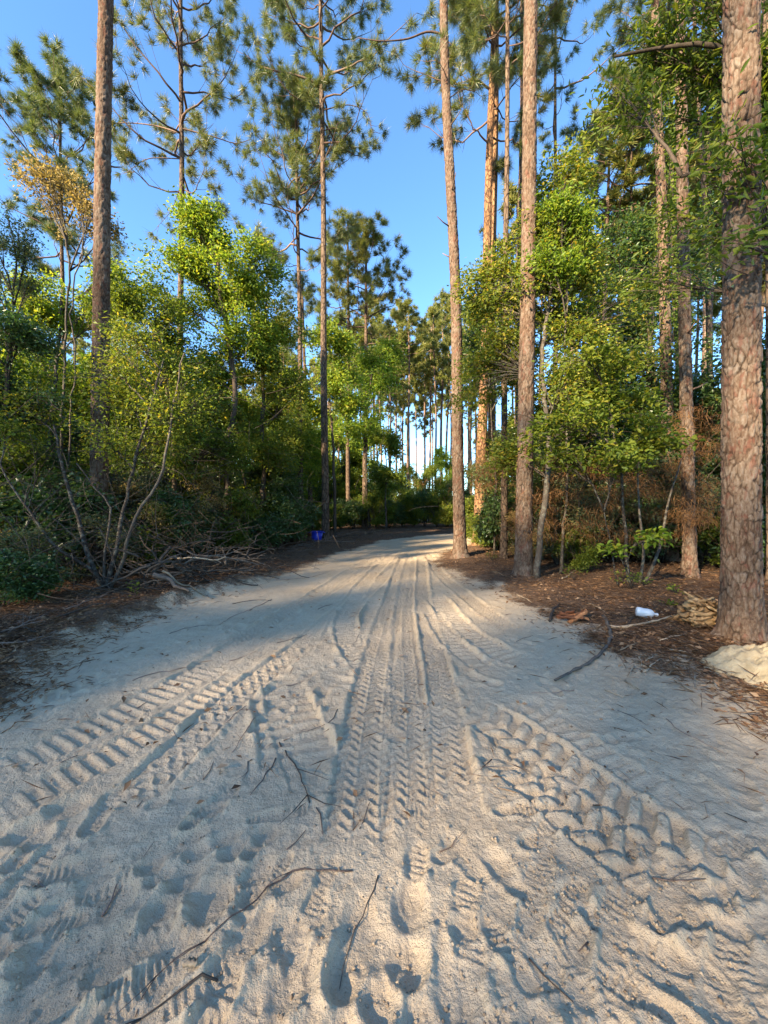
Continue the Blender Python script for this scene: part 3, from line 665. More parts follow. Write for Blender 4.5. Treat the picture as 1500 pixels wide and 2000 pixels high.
for k, (px, Y, s) in enumerate(FAR):
    p = protos[k % 4] if k >= 4 else protos[k]
    o = p if k < 4 else copy_tree(p)
    x = (px - 750) / F * Y; o.location = (x, Y, hm(x, Y) - .05); o.rotation_euler = (rg.normal() * .012, rg.normal() * .012, rg.uniform(0, 6.28))
    s = s * rg.uniform(.94, 1.06); o.scale = (s * rg.uniform(.85, 1.05),) * 2 + (s,)
# unseen pines behind the camera, added and spaced so their crowns filter the low sun
BEHIND_LABEL = 'unseen tall pine behind the viewpoint, added to filter the sun'
BEHIND = [(-10, -10), (7, -6), (9, -13), (5, -24), (-5, -22)]
_n = np.array([.72, -.69]); _s = np.array([-.695, -.72])
for _k in range(26):
    _d, _l = rg.uniform(23, 43), -18 + 28 * ((_k * .618) % 1.0)
    BEHIND.append(tuple(_s * _d + _n * _l))
for _d, _l in ((30, -4.3), (36, -2.8)): BEHIND.append(tuple(_s * _d + _n * _l))  # two more added to dim a sunny patch on the road
for k, (x, y) in enumerate(BEHIND):
    o = thin if k == 0 else copy_tree(thin); tag(o, BEHIND_LABEL, 'tree', 'pines behind the viewpoint')
    o.location = (x + rg.normal() * .5, y + rg.normal() * .5, hm(x, y)); o.rotation_euler = (0, 0, rg.uniform(0, 6.28)); s = rg.uniform(.9, 1.15); o.scale = (s, s, s)

# ------------------------------------------------------------------ broadleaf trees, saplings and shrubs
def leaf_geo(C, D, L, Wd, rg, flat=.55, fold=.18, six=False):
    """leaf blades at C pointing along D: a folded diamond (two triangles) or a fuller six-cornered blade"""
    n = len(C); D = unit(D); up = unit(np.array([0, 0, 1.0]) * flat * 2 + rg.normal(size=(n, 3)))
    s = unit(np.cross(D, up)); nn = np.cross(s, D)
    L = L[:, None]; Wd = Wd[:, None]
    if not six:
        V = np.stack([C, C + D * L * .45 + s * Wd * .5 + nn * Wd * fold, C + D * L - nn * L * .08, C + D * L * .45 - s * Wd * .5 + nn * Wd * fold], 1).reshape(-1, 3)
        k = np.arange(n)[:, None] * 4; T = np.vstack([k + [0, 1, 2], k + [0, 2, 3]])
        return V, T
    V = np.stack([C, C + D * L * .25 + s * Wd * .42 + nn * Wd * fold, C + D * L * .62 + s * Wd * .44 + nn * Wd * fold, C + D * L - nn * L * .12,
                  C + D * L * .62 - s * Wd * .44 + nn * Wd * fold, C + D * L * .25 - s * Wd * .42 + nn * Wd * fold], 1).reshape(-1, 3)
    k = np.arange(n)[:, None] * 6; T = np.vstack([k + [0, 1, 2], k + [0, 2, 3], k + [0, 3, 4], k + [0, 4, 5]])
    return V, T
def leaves_on(tips, dirs, per, spread, size, rg, flat=.55, six=False, wr=.5):
    """leaves round the ends of twigs"""
    n = len(tips) * per
    back = rg.uniform(0, 1, (len(tips), per, 1)) ** .8 * spread * 1.6
    C = tips[:, None] - dirs[:, None] * back + rg.normal(size=(len(tips), per, 3)) * spread * np.array([.5, .5, .30])
    D = unit(dirs[:, None] * .8 + rg.normal(size=(len(tips), per, 3)) * np.array([1, 1, .5]) - [0, 0, .12])
    L = size * rg.uniform(.6, 1.2, n)
    return leaf_geo(C.reshape(-1, 3), D.reshape(-1, 3), L, L * wr * rg.uniform(.8, 1.15, n), rg, flat, six=six)
def lf_mesh(name, V, T, mat): return new_mesh(name, V, [T], mat)

def broadleaf(name, label, cat, stems, lobes, mat, tips=160, per=36, size=.085, spread=.22, seed=1, bark='grey_bark', group=None, six=False, wr=.5, nlimb=7, bare=.0, wig=.05, flat=.55, root_at=None):
    """stems: list of (world points, base radius); lobes: list of (centre, radii, weight): the volumes the crown fills"""
    rg = np.random.default_rng(seed)
    b = np.asarray(root_at if root_at is not None else stems[0][0][0], float)
    root = empty(name, tuple(b), label, cat, group)
    spts = []
    for pts, r in stems:
        q = polyline(pts, .22); n = len(q); w = np.cumsum(rg.normal(size=q.shape) * wig * .4, 0); w -= np.linspace(0, 1, n)[:, None] * w[-1]; q = q + w * [1, 1, .2]
        g = Geo(); g.tube(q - b, r * (1 - .62 * np.linspace(0, 1, n)) * (1 + .3 * np.exp(-np.arange(n) * .22 / .12)), 9, jit=.05)
        link('trunk', g.mesh('trunk', M[bark], True), root); spts.append(q)
    allp = np.vstack(spts); sid = np.concatenate([np.full(len(s), i) for i, s in enumerate(spts)])
    wts = np.array([l[2] for l in lobes], float); wts /= wts.sum()
    tips = int(tips * 1.6); per = int(per * .95); size = size * 1.12
    T = []; Dd = []
    for (c, rr, w), ww in zip(lobes, wts):
        n = max(4, int(tips * ww)); d = unit(rg.normal(size=(n * 3, 3))); rad = rg.uniform(.15, 1, (n * 3, 1)) ** .45
        p = np.asarray(c) + d * rad * np.asarray(rr)
        cl = fbm(p[:, 0] * .9 + p[:, 2] * .7 + seed, p[:, 1] * .9 + p[:, 2] * 1.1, seed, 3)
        keep = np.argsort(-cl + rg.normal(size=len(cl)) * .05)[:n]
        T.append(p[keep]); Dd.append(unit(p[keep] - np.asarray(c) + [0, 0, -.15]))
    T = np.vstack(T); Dd = np.vstack(Dd)
    T[:, 2] = np.maximum(T[:, 2], b[2] + .25)
    # limbs gather the tips
    ang = np.arctan2(T[:, 1] - T[:, 1].mean(), T[:, 0] - T[:, 0].mean()); 
    cen = T[rg.choice(len(T), nlimb, replace=False)]
    for _ in range(4):
        lab = np.argmin(((T[:, None] - cen[None]) ** 2).sum(-1), 1)
        cen = np.array([T[lab == k].mean(0) if (lab == k).any() else cen[k] for k in range(nlimb)])
    dirs = np.zeros_like(T)
    for k in range(nlimb):
        m = np.where(lab == k)[0]
        if not len(m): continue
        c = cen[k]; cand = allp[:, 2] < max(c[2] - .15 * np.linalg.norm(c - b), allp[:, 2].min() + .6)
        idx = np.where(cand)[0]; j = idx[np.argmin(((allp[idx] - c) ** 2).sum(1) * [1] + .0)]
        p0 = allp[j]; L = np.linalg.norm(c - p0); mid = (p0 + c) / 2 + np.array([0, 0, .12 * L]) + rg.normal(size=3) * .06 * L
        lp = bez(p0, mid, c, 9) + np.vstack([np.zeros((1, 3)), np.cumsum(rg.normal(size=(8, 3)) * .012 * L, 0)])
        g = Geo(); g.tube(lp - b, np.linspace(max(.012, .011 * L + .004), .006, 9), 5)
        for i in m:
            q = lp[rg.integers(3, 9)]; e = T[i]; d = np.linalg.norm(e - q); mm = (q + e) / 2 + np.array([0, 0, .10 * d]) + rg.normal(size=3) * .08 * d
            tp = bez(q, mm, e, 4); g.tube(tp - b, np.linspace(.0035 + .0025 * d, .0022, 4), 3, cap=False)
            dirs[i] = unit(e - mm)
        link('limb', g.mesh('limb', M[bark], True), root)
    keep = rg.random(len(T)) >= bare
    V, Tr = leaves_on(T[keep] - b, dirs[keep], per, spread, size, rg, flat, six, wr)
    link('crown', lf_mesh('crown', V, Tr, M[mat]), root)
    return root
def pp(*pts):
    """pixel column, pixel row, depth -> points"""
    return np.array([P(a, c, d) for a, c, d in pts])
def base(px, Y, dz=-.05):
    x = (px - 750) / F * Y
    return np.array([x, Y, hm(x, Y) + dz])
def lobe(px, py, Y, wx, wy, dep, w=1.0):
    return (P(px, py, Y), (wx / F * Y, dep, wy / F * Y), w)
def stem(r, b, *pts): return (np.vstack([b[None], pp(*pts)]), r)

B = broadleaf
# left side
b_ = base(455, 11)
B('broadleaf_tree', 'bright yellow green oak rising highest over the left verge', 'tree', [stem(.10, b_, (440, 900, 11), (452, 760, 11), (425, 560, 11), (415, 420, 11))],
  [lobe(410, 430, 11, 70, 70, .8, 1.1), lobe(460, 530, 11, 110, 70, 1.2, 1.6), lobe(350, 560, 11, 90, 70, 1.2, 1.2), lobe(430, 660, 11.4, 130, 90, 1.4, 1.8)], 'leaf_bright', 420, 52, .095, .26, 101, 'dark_bark', nlimb=12)
b_ = base(500, 12.5)
B('broadleaf_tree', 'olive toned broadleaf tree left of the dark stemmed pines', 'tree', [stem(.09, b_, (505, 900, 12.5), (515, 700, 12.5), (525, 560, 12.5)), stem(.06, b_, (470, 880, 12.3), (455, 740, 12.2))],
  [lobe(530, 610, 12.5, 75, 80, 1.2, 1.3), lobe(560, 720, 12.5, 70, 90, 1.2, 1.3), lobe(470, 740, 12, 100, 90, 1.3, 1.5), lobe(520, 850, 12, 110, 80, 1.3, 1.3)], 'leaf_mid', 380, 48, .095, .26, 102, 'dark_bark', nlimb=12)
b_ = base(75, 10)
B('broadleaf_tree', 'vivid green broadleaf tree behind the leftmost roadside pine', 'tree', [stem(.08, b_, (95, 900, 10), (110, 700, 10), (120, 580, 10))],
  [lobe(125, 590, 10, 100, 60, 1.1, 1.6), lobe(230, 600, 10.5, 60, 80, 1.0, 1.0), lobe(70, 700, 10, 80, 70, 1.1, 1.0)], 'leaf_bright', 300, 46, .085, .24, 103, nlimb=9)
b_ = base(205, 6.3)
B('broadleaf_tree', 'many stemmed grey barked tree leaning out at the sand berm', 'tree',
  [stem(.045, b_, (175, 1100, 6.3), (148, 1000, 6.35), (128, 935, 6.4), (105, 830, 6.4)), stem(.036, b_, (225, 1080, 6.3), (245, 980, 6.4), (268, 860, 6.5), (295, 780, 6.6), (320, 700, 6.8)),
   stem(.03, b_, (190, 1120, 6.2), (120, 1070, 6.0), (60, 990, 5.9), (0, 905, 5.8)), stem(.03, b_, (230, 1100, 6.2), (262, 1000, 6.2), (305, 920, 6.2), (360, 690, 6.6)), stem(.026, b_, (212, 1000, 6.5), (182, 950, 6.6), (150, 905, 6.5))],
  [lobe(300, 700, 6.9, 110, 100, 1.0, 1.5), lobe(250, 830, 6.8, 110, 90, 1.0, 1.1), lobe(360, 780, 7.2, 90, 110, 1.0, 1.2), lobe(70, 800, 6.6, 90, 90, .9, .9)], 'leaf_mid', 300, 32, .062, .26, 104, 'grey_bark', nlimb=12)
b_ = base(-30, 6.5)
B('broadleaf_tree', 'dusky blue green broadleaf tree at the left edge of the wood', 'tree', [stem(.07, b_, (-15, 900, 6.5), (10, 760, 6.5), (20, 640, 6.6))],
  [lobe(20, 680, 6.6, 90, 80, .9, 1.2), lobe(40, 790, 6.6, 100, 70, .9, 1.2), lobe(-80, 640, 6.6, 120, 160, 1, 1.4)], 'leaf_dark', 300, 40, .065, .2, 105, 'dark_bark', nlimb=9)
b_ = base(118, 8.6)
B('sapling', 'tan and yellow leaved sapling thin against the sky at the upper left', 'sapling', [stem(.035, b_, (122, 800, 8.6), (140, 560, 8.6), (120, 400, 8.6), (85, 320, 8.6)), stem(.025, b_ + [.1, 0, 0], (150, 620, 8.6), (175, 480, 8.6), (150, 370, 8.6))],
  [lobe(120, 420, 8.6, 80, 90, .7, 1.5), lobe(180, 430, 8.6, 50, 60, .6, .8), lobe(70, 340, 8.6, 50, 40, .5, .7)], 'leaf_tan', 130, 26, .065, .18, 106, 'grey_bark', nlimb=9)
b_ = base(12, 7.4)
B('sapling', 'purplish thin leaved sapling at the far left edge below the sky', 'sapling', [stem(.03, b_, (10, 700, 7.4), (25, 520, 7.4), (15, 420, 7.4))],
  [lobe(15, 500, 7.4, 60, 110, .6, 1)], 'leaf_grey', 90, 22, .055, .2, 107, 'dark_bark', nlimb=7)
b_ = base(330, 10)
B('broadleaf_tree', 'deep green broadleaf tree filling the gap right of the leftmost roadside pine', 'tree', [stem(.07, b_, (335, 900, 10), (320, 740, 10), (300, 600, 10))],
  [lobe(290, 620, 10.2, 90, 90, 1.1, 1.3), lobe(330, 760, 10, 120, 90, 1.2, 1.4), lobe(400, 870, 9.8, 110, 80, 1.1, 1.2), lobe(240, 900, 10, 90, 80, 1, 1)], 'leaf_mid', 360, 46, .085, .24, 108, 'dark_bark', nlimb=11)
b_ = base(655, 17.5)
B('broadleaf_tree', 'round yellow green tree hugging the dark stemmed pine', 'tree', [stem(.08, b_, (650, 900, 17.5), (640, 760, 17.5), (640, 660, 17.5))],
  [lobe(640, 690, 17.5, 60, 60, 1.3, 1.3), lobe(610, 770, 17.5, 70, 60, 1.3, 1.2), lobe(680, 760, 17.5, 60, 60, 1.3, 1.0)], 'leaf_bright', 240, 46, .13, .34, 109, 'dark_bark', nlimb=8)
b_ = base(722, 22)
B('broadleaf_tree', 'loose yellow green tree under the distant pines left of the bend', 'tree', [stem(.08, b_, (715, 900, 22), (722, 760, 22), (730, 700, 22))],
  [lobe(735, 730, 22, 55, 60, 1.5, 1.3), lobe(700, 820, 22, 60, 60, 1.5, 1.0), lobe(760, 690, 23, 30, 40, 1, .5)], 'leaf_bright', 200, 40, .15, .4, 110, 'dark_bark', nlimb=8)
b_ = base(755, 21)
B('broadleaf_tree', 'rounded young tree standing over the thicket at the bend', 'tree', [stem(.06, b_, (755, 920, 21), (752, 860, 21))],
  [lobe(752, 880, 21, 35, 50, 1.0, 1.3), lobe(760, 940, 21, 50, 40, 1.2, 1.0)], 'leaf_mid', 130, 44, .14, .34, 111, 'dark_bark', nlimb=6)
# right side
b_ = base(1050, 7.45)
B('broadleaf_tree', 'dense dark green tree with pale crooked trunk right of the stout pine', 'tree',
  [stem(.062, b_, (1057, 1060, 7.45), (1070, 960, 7.5), (1078, 840, 7.6), (1072, 700, 7.8), (1078, 560, 8), (1085, 420, 8.1))],
  [lobe(1090, 370, 8.2, 65, 80, .8, .9), lobe(1100, 490, 8.2, 130, 80, 1.0, 1.6), lobe(1040, 590, 8.3, 120, 80, 1.1, 1.4), lobe(1180, 600, 8.4, 120, 90, 1.1, 1.5), lobe(1120, 700, 8.4, 160, 80, 1.2, 1.8), lobe(950, 600, 8.7, 70, 120, .9, 1.1), lobe(940, 760, 8.8, 60, 80, .8, .6), lobe(1090, 800, 8.2, 150, 70, 1, 1.2), lobe(1000, 880, 8.2, 60, 60, .7, .5)], 'leaf_mid', 760, 42, .078, .22, 121, 'grey_bark', nlimb=16)
b_ = base(1098, 7.9)
B('sapling', 'yellow leaved sapling poking through the dense dark green tree', 'sapling', [stem(.03, b_, (1100, 800, 7.9), (1095, 560, 7.7), (1085, 420, 7.6))],
  [lobe(1095, 430, 7.5, 75, 45, .5, 1.3), lobe(1090, 500, 7.5, 90, 40, .5, .6)], 'leaf_bright', 110, 34, .075, .2, 122, 'grey_bark', nlimb=6)
b_ = base(1232, 6.9)
B('sapling', 'spreading sapling with glowing leaves in flat sprays above pale stems', 'sapling',
  [stem(.032, b_, (1225, 1040, 6.9), (1215, 920, 6.8), (1190, 780, 6.6), (1160, 720, 6.4)), stem(.026, base(1255, 6.8), (1258, 1080, 6.8), (1245, 960, 6.8), (1250, 850, 6.6)), stem(.028, base(1256, 6.75), (1275, 1090, 6.7), (1300, 1000, 6.8), (1330, 900, 6.9)), stem(.016, base(1210, 6.6), (1200, 1080, 6.6), (1180, 1000, 6.5))],
  [lobe(1170, 700, 6.4, 120, 30, .8, .9), lobe(1220, 765, 6.3, 120, 22, .8, 1.0), lobe(1160, 815, 6.2, 130, 20, .8, 1.1), lobe(1210, 870, 6.2, 130, 18, .8, 1.1), lobe(1150, 900, 6.1, 120, 16, .7, .9), lobe(1080, 850, 6.5, 60, 50, .6, .5), lobe(1290, 800, 6.5, 45, 60, .6, .4)], 'leaf_mid', 190, 19, .085, .2, 123, 'grey_bark', six=True, wr=.55, nlimb=9, flat=1.1)
b_ = base(1236, 6.35)
B('sapling', 'tiny sapling with a lone lit spray of lime leaves low in front of the straw', 'sapling', [stem(.012, b_, (1230, 1090, 6.3), (1245, 1050, 6.2), (1290, 1052, 6.1)), stem(.008, b_, (1205, 1080, 6.3), (1190, 1060, 6.3))],
  [lobe(1275, 1052, 6.1, 32, 12, .15, 1), lobe(1190, 1066, 6.2, 22, 14, .15, .6)], 'leaf_bright', 16, 9, .11, .14, 124, 'grey_bark', six=True, wr=.5, nlimb=3, flat=1.2)
b_ = base(1580, 5.4)
B('broadleaf_tree', 'long leaved tree hanging over the top right corner', 'tree',
  [stem(.09, b_, (1590, 800, 5.4), (1570, 450, 5.2), (1520, 200, 5.0), (1450, 60, 4.9)), stem(.05, P(1570, 450, 5.2), (1500, 330, 4.6), (1400, 330, 4.5), (1330, 345, 4.6)), stem(.04, P(1520, 200, 5.0), (1400, 110, 4.9), (1290, 95, 5.0), (1200, 110, 5.1))],
  [lobe(1280, 110, 5.1, 120, 80, .8, 1.5), lobe(1380, 40, 5.0, 120, 80, .8, 1.4), lobe(1330, 220, 5.4, 110, 80, .8, .9), lobe(1450, 200, 4.3, 100, 110, .4, .9), lobe(1430, 320, 3.7, 120, 60, .25, .45), lobe(1450, 450, 3.6, 90, 70, .2, .25), lobe(1220, 210, 5.2, 60, 70, .6, .5), lobe(1490, 100, 4.2, 60, 130, .4, 1.0), lobe(1340, 430, 5.4, 70, 90, .6, .6), lobe(1290, 520, 6, 70, 90, .6, .5)], 'leaf_mid', 330, 13, .10, .24, 125, 'dark_bark', six=True, wr=.3, nlimb=12, flat=.25)
b_ = base(1300, 10.5)
B('broadleaf_tree', 'shaded broadleaf tree behind the peeling pine and its neighbour', 'tree', [stem(.07, b_, (1290, 900, 10.5), (1270, 700, 10.5), (1260, 500, 10.5))],
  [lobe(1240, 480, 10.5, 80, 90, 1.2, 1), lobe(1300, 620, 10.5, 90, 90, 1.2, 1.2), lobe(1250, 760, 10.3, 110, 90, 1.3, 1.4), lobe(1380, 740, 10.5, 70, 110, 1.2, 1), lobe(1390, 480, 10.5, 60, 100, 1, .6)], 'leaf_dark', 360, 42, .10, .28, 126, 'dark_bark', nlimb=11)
b_ = base(1440, 9)
B('broadleaf_tree', 'gloomy broadleaf tree at the right edge behind the thick plated pine', 'tree', [stem(.07, b_, (1440, 900, 9), (1450, 700, 9))],
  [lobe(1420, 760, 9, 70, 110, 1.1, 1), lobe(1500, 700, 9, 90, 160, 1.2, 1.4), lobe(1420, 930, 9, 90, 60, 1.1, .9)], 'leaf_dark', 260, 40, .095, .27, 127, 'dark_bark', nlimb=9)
b_ = base(965, 10.8)
B('sapling', 'small leaved sapling between the slim roadside pine and the stout pine', 'sapling', [stem(.03, b_, (962, 900, 10.8), (950, 700, 10.8), (945, 600, 10.8))],
  [lobe(940, 620, 10.8, 45, 70, .8, 1), lobe(970, 720, 10.8, 50, 60, .8, .8), lobe(920, 690, 10.8, 30, 40, .6, .4)], 'leaf_dark', 120, 38, .09, .26, 128, 'grey_bark', nlimb=7)

# understory shrubs: three built, then copied
SH_GROUP = 'understory shrubs along the wood'
def shrub_proto(seed, mat, w, h, n, per, size, label, six=False, wr=.5):
    rg = np.random.default_rng(seed); st = []
    for k in range(6):
        a = rg.uniform(0, 6.28); e = np.array([math.cos(a) * w * .5, math.sin(a) * w * .5, h * rg.uniform(.6, .95)])
        st.append((np.array([[0, 0, -.05], e * [.3, .3, .5], e]), .016))
    return broadleaf('shrub', label, 'shrub', st, [(np.array([0, 0, h * .5]), (w * .55, w * .55, h * .5), 1.0)], mat, n, per, size, .17, seed, 'dark_bark', SH_GROUP, nlimb=8, root_at=(0, 0, 0), six=six, wr=wr)
LB = {'d': 'dark leafy shrub in the shade under the roadside trees', 'm': 'olive green shrub at the edge of the roadside wood', 'g': 'greyish thin leaved shrub tangled with dead twigs under the roadside trees', 'f': 'far shrub of the thicket behind the bend'}
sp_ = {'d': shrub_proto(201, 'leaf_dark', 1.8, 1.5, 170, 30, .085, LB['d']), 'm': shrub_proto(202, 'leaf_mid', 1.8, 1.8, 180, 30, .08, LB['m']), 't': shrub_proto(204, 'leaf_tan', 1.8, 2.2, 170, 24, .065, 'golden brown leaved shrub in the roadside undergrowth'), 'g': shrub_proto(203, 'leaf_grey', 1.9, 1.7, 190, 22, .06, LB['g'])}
first = {'t': 1, 'd': 1, 'm': 1, 'g': 1}
rg = np.random.default_rng(77)
def put_shrub(k, px, Y, s, label=None, group=None, sz=1.0):
    o = sp_[k] if first[k] else copy_tree(sp_[k]); first[k] = 0
    x = (px - 750) / F * Y; o.location = (x, Y, hm(x, Y) - .03); o.rotation_euler = (0, 0, rg.uniform(0, 6.28)); o.scale = (s * rg.uniform(.85, 1.15), s * rg.uniform(.85, 1.15), s * sz * rg.uniform(.75, 1.3))
    if label: o['label'] = label
    if group: o['group'] = group
    return o
SHR = [('t', 40, 7.0, .8), ('t', 115, 7.6, .9), ('t', 262, 8.2, .9), ('t', 372, 9.4, .9), ('t', 470, 11.4, 1.0), ('t', 1035, 9.6, .8), ('g', 60, 5.7, .7), ('d', 5, 5.2, .7), ('g', 150, 6.9, .9), ('d', 110, 7.4, 1.1), ('d', 25, 6.6, 1.1), ('m', 290, 8.2, .9), ('d', 330, 8.8, 1.0), ('d', 395, 9.8, 1.0), ('m', 450, 10.6, 1.0), ('d', 500, 11.4, 1.0),
       ('d', 545, 12.8, 1.0), ('m', 480, 12.8, 1.2), ('d', 570, 14.2, 1.0), ('g', 400, 11, 1.3), ('m', 340, 10.8, 1.3), ('g', 270, 9.4, 1.2), ('d', 220, 9.2, 1.3), ('m', 160, 9.0, 1.2), ('d', 60, 8.4, 1.3), ('m', -20, 7.4, 1.3),
       ('g', 20, 9.5, 1.4), ('m', 100, 11, 1.5), ('d', 200, 11.5, 1.5), ('g', 300, 12.5, 1.5), ('d', 400, 13.5, 1.5), ('m', 500, 15, 1.4), ('d', 565, 16.5, 1.1), ('m', 600, 18, 1.0), ('g', 585, 16, .8),
       ('m', 955, 12.2, .9), ('m', 930, 14.5, .9), ('d', 975, 11.4, .9), ('d', 1010, 10.8, 1.1), ('g', 1090, 8.8, 1.2), ('g', 1150, 9.2, 1.3), ('d', 1210, 9.5, 1.3), ('g', 1290, 9.3, 1.3), ('d', 1380, 9.4, 1.2), ('m', 1420, 8.3, .9), ('d', 1500, 7.8, 1.1),
       ('d', 1110, 11.5, 1.5), ('m', 1200, 12, 1.6), ('d', 1290, 12, 1.6), ('d', 1380, 11.8, 1.6), ('g', 1460, 11.2, 1.5), ('d', 1540, 10, 1.4), ('d', 1050, 12.5, 1.4), ('m', 1130, 8.1, .55), ('d', 1190, 10.6, 1.4), ('d', 1330, 10.4, 1.4)]
MARKS = [(-60, 'the left edge of the wood'), (187, 'the leftmost roadside pine'), (390, 'the brush pile'), (636, 'the tall dark stemmed pine'), (905, 'the slim roadside pine'), (1023, 'the stout pine'), (1232, 'the pale stemmed sapling'), (1345, 'the straw hung pine'), (1455, 'the thick plated pine')]
ROWS = ['in front', 'in the second row', 'in the third row', 'in the fourth row', 'in the fifth row', 'in the sixth row']
def place_labels(items, what):
    keys = {}
    for k, px, Y, s in items:
        mk = min(MARKS, key=lambda m: abs(m[0] - px)); side = 'behind' if abs(mk[0] - px) < 28 else ('left of' if px < mk[0] else 'right of')
        keys.setdefault((k, side, mk[1]), []).append((Y, px))
    out = []
    for k, px, Y, s in items:
        mk = min(MARKS, key=lambda m: abs(m[0] - px)); side = 'behind' if abs(mk[0] - px) < 28 else ('left of' if px < mk[0] else 'right of')
        l = sorted(keys[(k, side, mk[1])]); r = l.index((Y, px))
        out.append(what[k] + ' ' + side + ' ' + mk[1] + (', ' + ROWS[min(r, 5)] if len(l) > 1 else ''))
    return out
for a, l_ in zip(SHR, place_labels(SHR, {'d': 'dark leafy shrub', 'm': 'olive green shrub', 'g': 'greyish thin leaved shrub', 't': 'golden brown leaved shrub'})): put_shrub(*a, label=l_)
SHF = [('d', 615, 20, .9), ('m', 640, 21, 1.1), ('d', 665, 22, 1.0), ('d', 690, 22, 1.2), ('m', 712, 24, 1.3), ('m', 735, 22, 1.2), ('d', 760, 23, 1.2), ('m', 785, 24, 1.3), ('m', 808, 23.5, 1.0), ('d', 830, 24, 1.3), ('m', 853, 23.5, 1.1), ('m', 876, 24, 1.5), ('d', 905, 24.5, 1.5), ('d', 930, 25, 1.5), ('m', 950, 24, 1.4),
       ('d', 720, 29, 1.7), ('m', 750, 30, 1.6), ('d', 790, 31, 1.5), ('d', 830, 31, 1.6), ('m', 865, 30, 1.6), ('d', 905, 31, 1.6), ('d', 675, 29, 1.9), ('m', 640, 28, 1.8), ('d', 605, 27, 1.7), ('d', 570, 24, 1.6), ('m', 530, 22, 1.6), ('d', 490, 20, 1.6), ('d', 440, 19, 1.6), ('m', 380, 18, 1.7), ('d', 320, 17, 1.7), ('d', 250, 16, 1.7), ('m', 170, 15, 1.7), ('d', 80, 14, 1.7), ('d', 0, 13, 1.7), ('m', -60, 12, 1.6),
       ('d', 990, 20, 1.6), ('m', 1050, 19, 1.7), ('d', 1110, 18, 1.7), ('d', 1170, 17, 1.7), ('m', 1230, 17, 1.8), ('d', 1300, 16, 1.8), ('d', 1370, 16, 1.8), ('m', 1440, 15, 1.8), ('d', 1510, 14, 1.8), ('d', 1580, 13, 1.8)]
for a in SHF: put_shrub(*a, label=LB['f'], group='far thicket shrubs behind the bend')

# young understory trees, leafy to the ground: three built, then copied
UG = 'young understory trees of the wood'
UL = {'d': 'dark leafy young tree of the shaded undergrowth', 'm': 'olive green young tree of the undergrowth', 'b': 'yellow green young tree catching the sun in the undergrowth', 'f': 'young broadleaf tree of the wood beyond the bend'}
def under_proto(seed, mat, w, h, n, per, size, label):
    rg = np.random.default_rng(seed); st = []
    for k in range(3):
        a = rg.uniform(0, 6.28); e = np.array([math.cos(a) * w * .22, math.sin(a) * w * .22, h * rg.uniform(.7, .92)])
        st.append((np.array([[0, 0, -.05], e * [.4, .4, .45], e]), .035))
    return broadleaf('broadleaf_tree', label, 'tree', st, [(np.array([0, 0, h * .62]), (w * .5, w * .5, h * .38), 1.4), (np.array([w * .1, 0, h * .3]), (w * .45, w * .45, h * .26), .9), (np.array([0, 0, h * .85]), (w * .28, w * .28, h * .2), .5)], mat, n, per, size, .22, seed, 'grey_bark', UG, nlimb=12, root_at=(0, 0, 0))
up_ = {'d': under_proto(301, 'leaf_dark', 3.2, 4.4, 330, 44, .095, UL['d']), 'm': under_proto(302, 'leaf_mid', 3.0, 4.8, 330, 44, .09, UL['m']), 'b': under_proto(303, 'leaf_bright', 3.0, 5.0, 320, 42, .095, UL['b'])}
ufirst = {'t': 1, 'd': 1, 'm': 1, 'b': 1}
def put_under(k, px, Y, s, label=None, group=None):
    o = up_[k] if ufirst[k] else copy_tree(up_[k]); ufirst[k] = 0
    x = (px - 750) / F * Y; o.location = (x, Y, hm(x, Y) - .03); o.rotation_euler = (0, 0, rg.uniform(0, 6.28)); o.scale = (s * rg.uniform(.9, 1.1), s * rg.uniform(.9, 1.1), s * rg.uniform(.9, 1.1))
    if label: o['label'] = label
    if group: o['group'] = group
    return o
UND = [('m', -60, 8.6, .9), ('d', 20, 8.0, .75), ('b', 60, 12, 1.2), ('m', 145, 12.5, 1.25), ('d', 150, 10, .8), ('b', 215, 12.5, 1.3), ('m', 280, 12.5, 1.15), ('b', 345, 13, 1.2), ('m', 400, 13.5, 1.2), ('d', 430, 11.8, .85), ('b', 465, 14.5, 1.25), ('m', 525, 15.5, 1.2),
       ('d', 520, 13.4, .8), ('b', 570, 17.5, 1.15), ('m', -120, 11, 1.2),
       ('d', 1010, 12.5, .9), ('m', 1075, 11, 1.0), ('d', 1130, 10, .95), ('m', 1170, 11.5, 1.2), ('d', 1220, 10.5, 1.0), ('m', 1290, 12.5, 1.1), ('d', 1370, 11, 1.0), ('d', 1440, 10, .9), ('m', 1520, 10.5, 1.1), ('d', 1580, 8.5, 1.0), ('d', 975, 14, .9)]
for a, l_ in zip(UND, place_labels(UND, {'d': 'dark green young tree', 'm': 'olive green young tree', 'b': 'yellow green young tree'})): put_under(*a, label=l_)
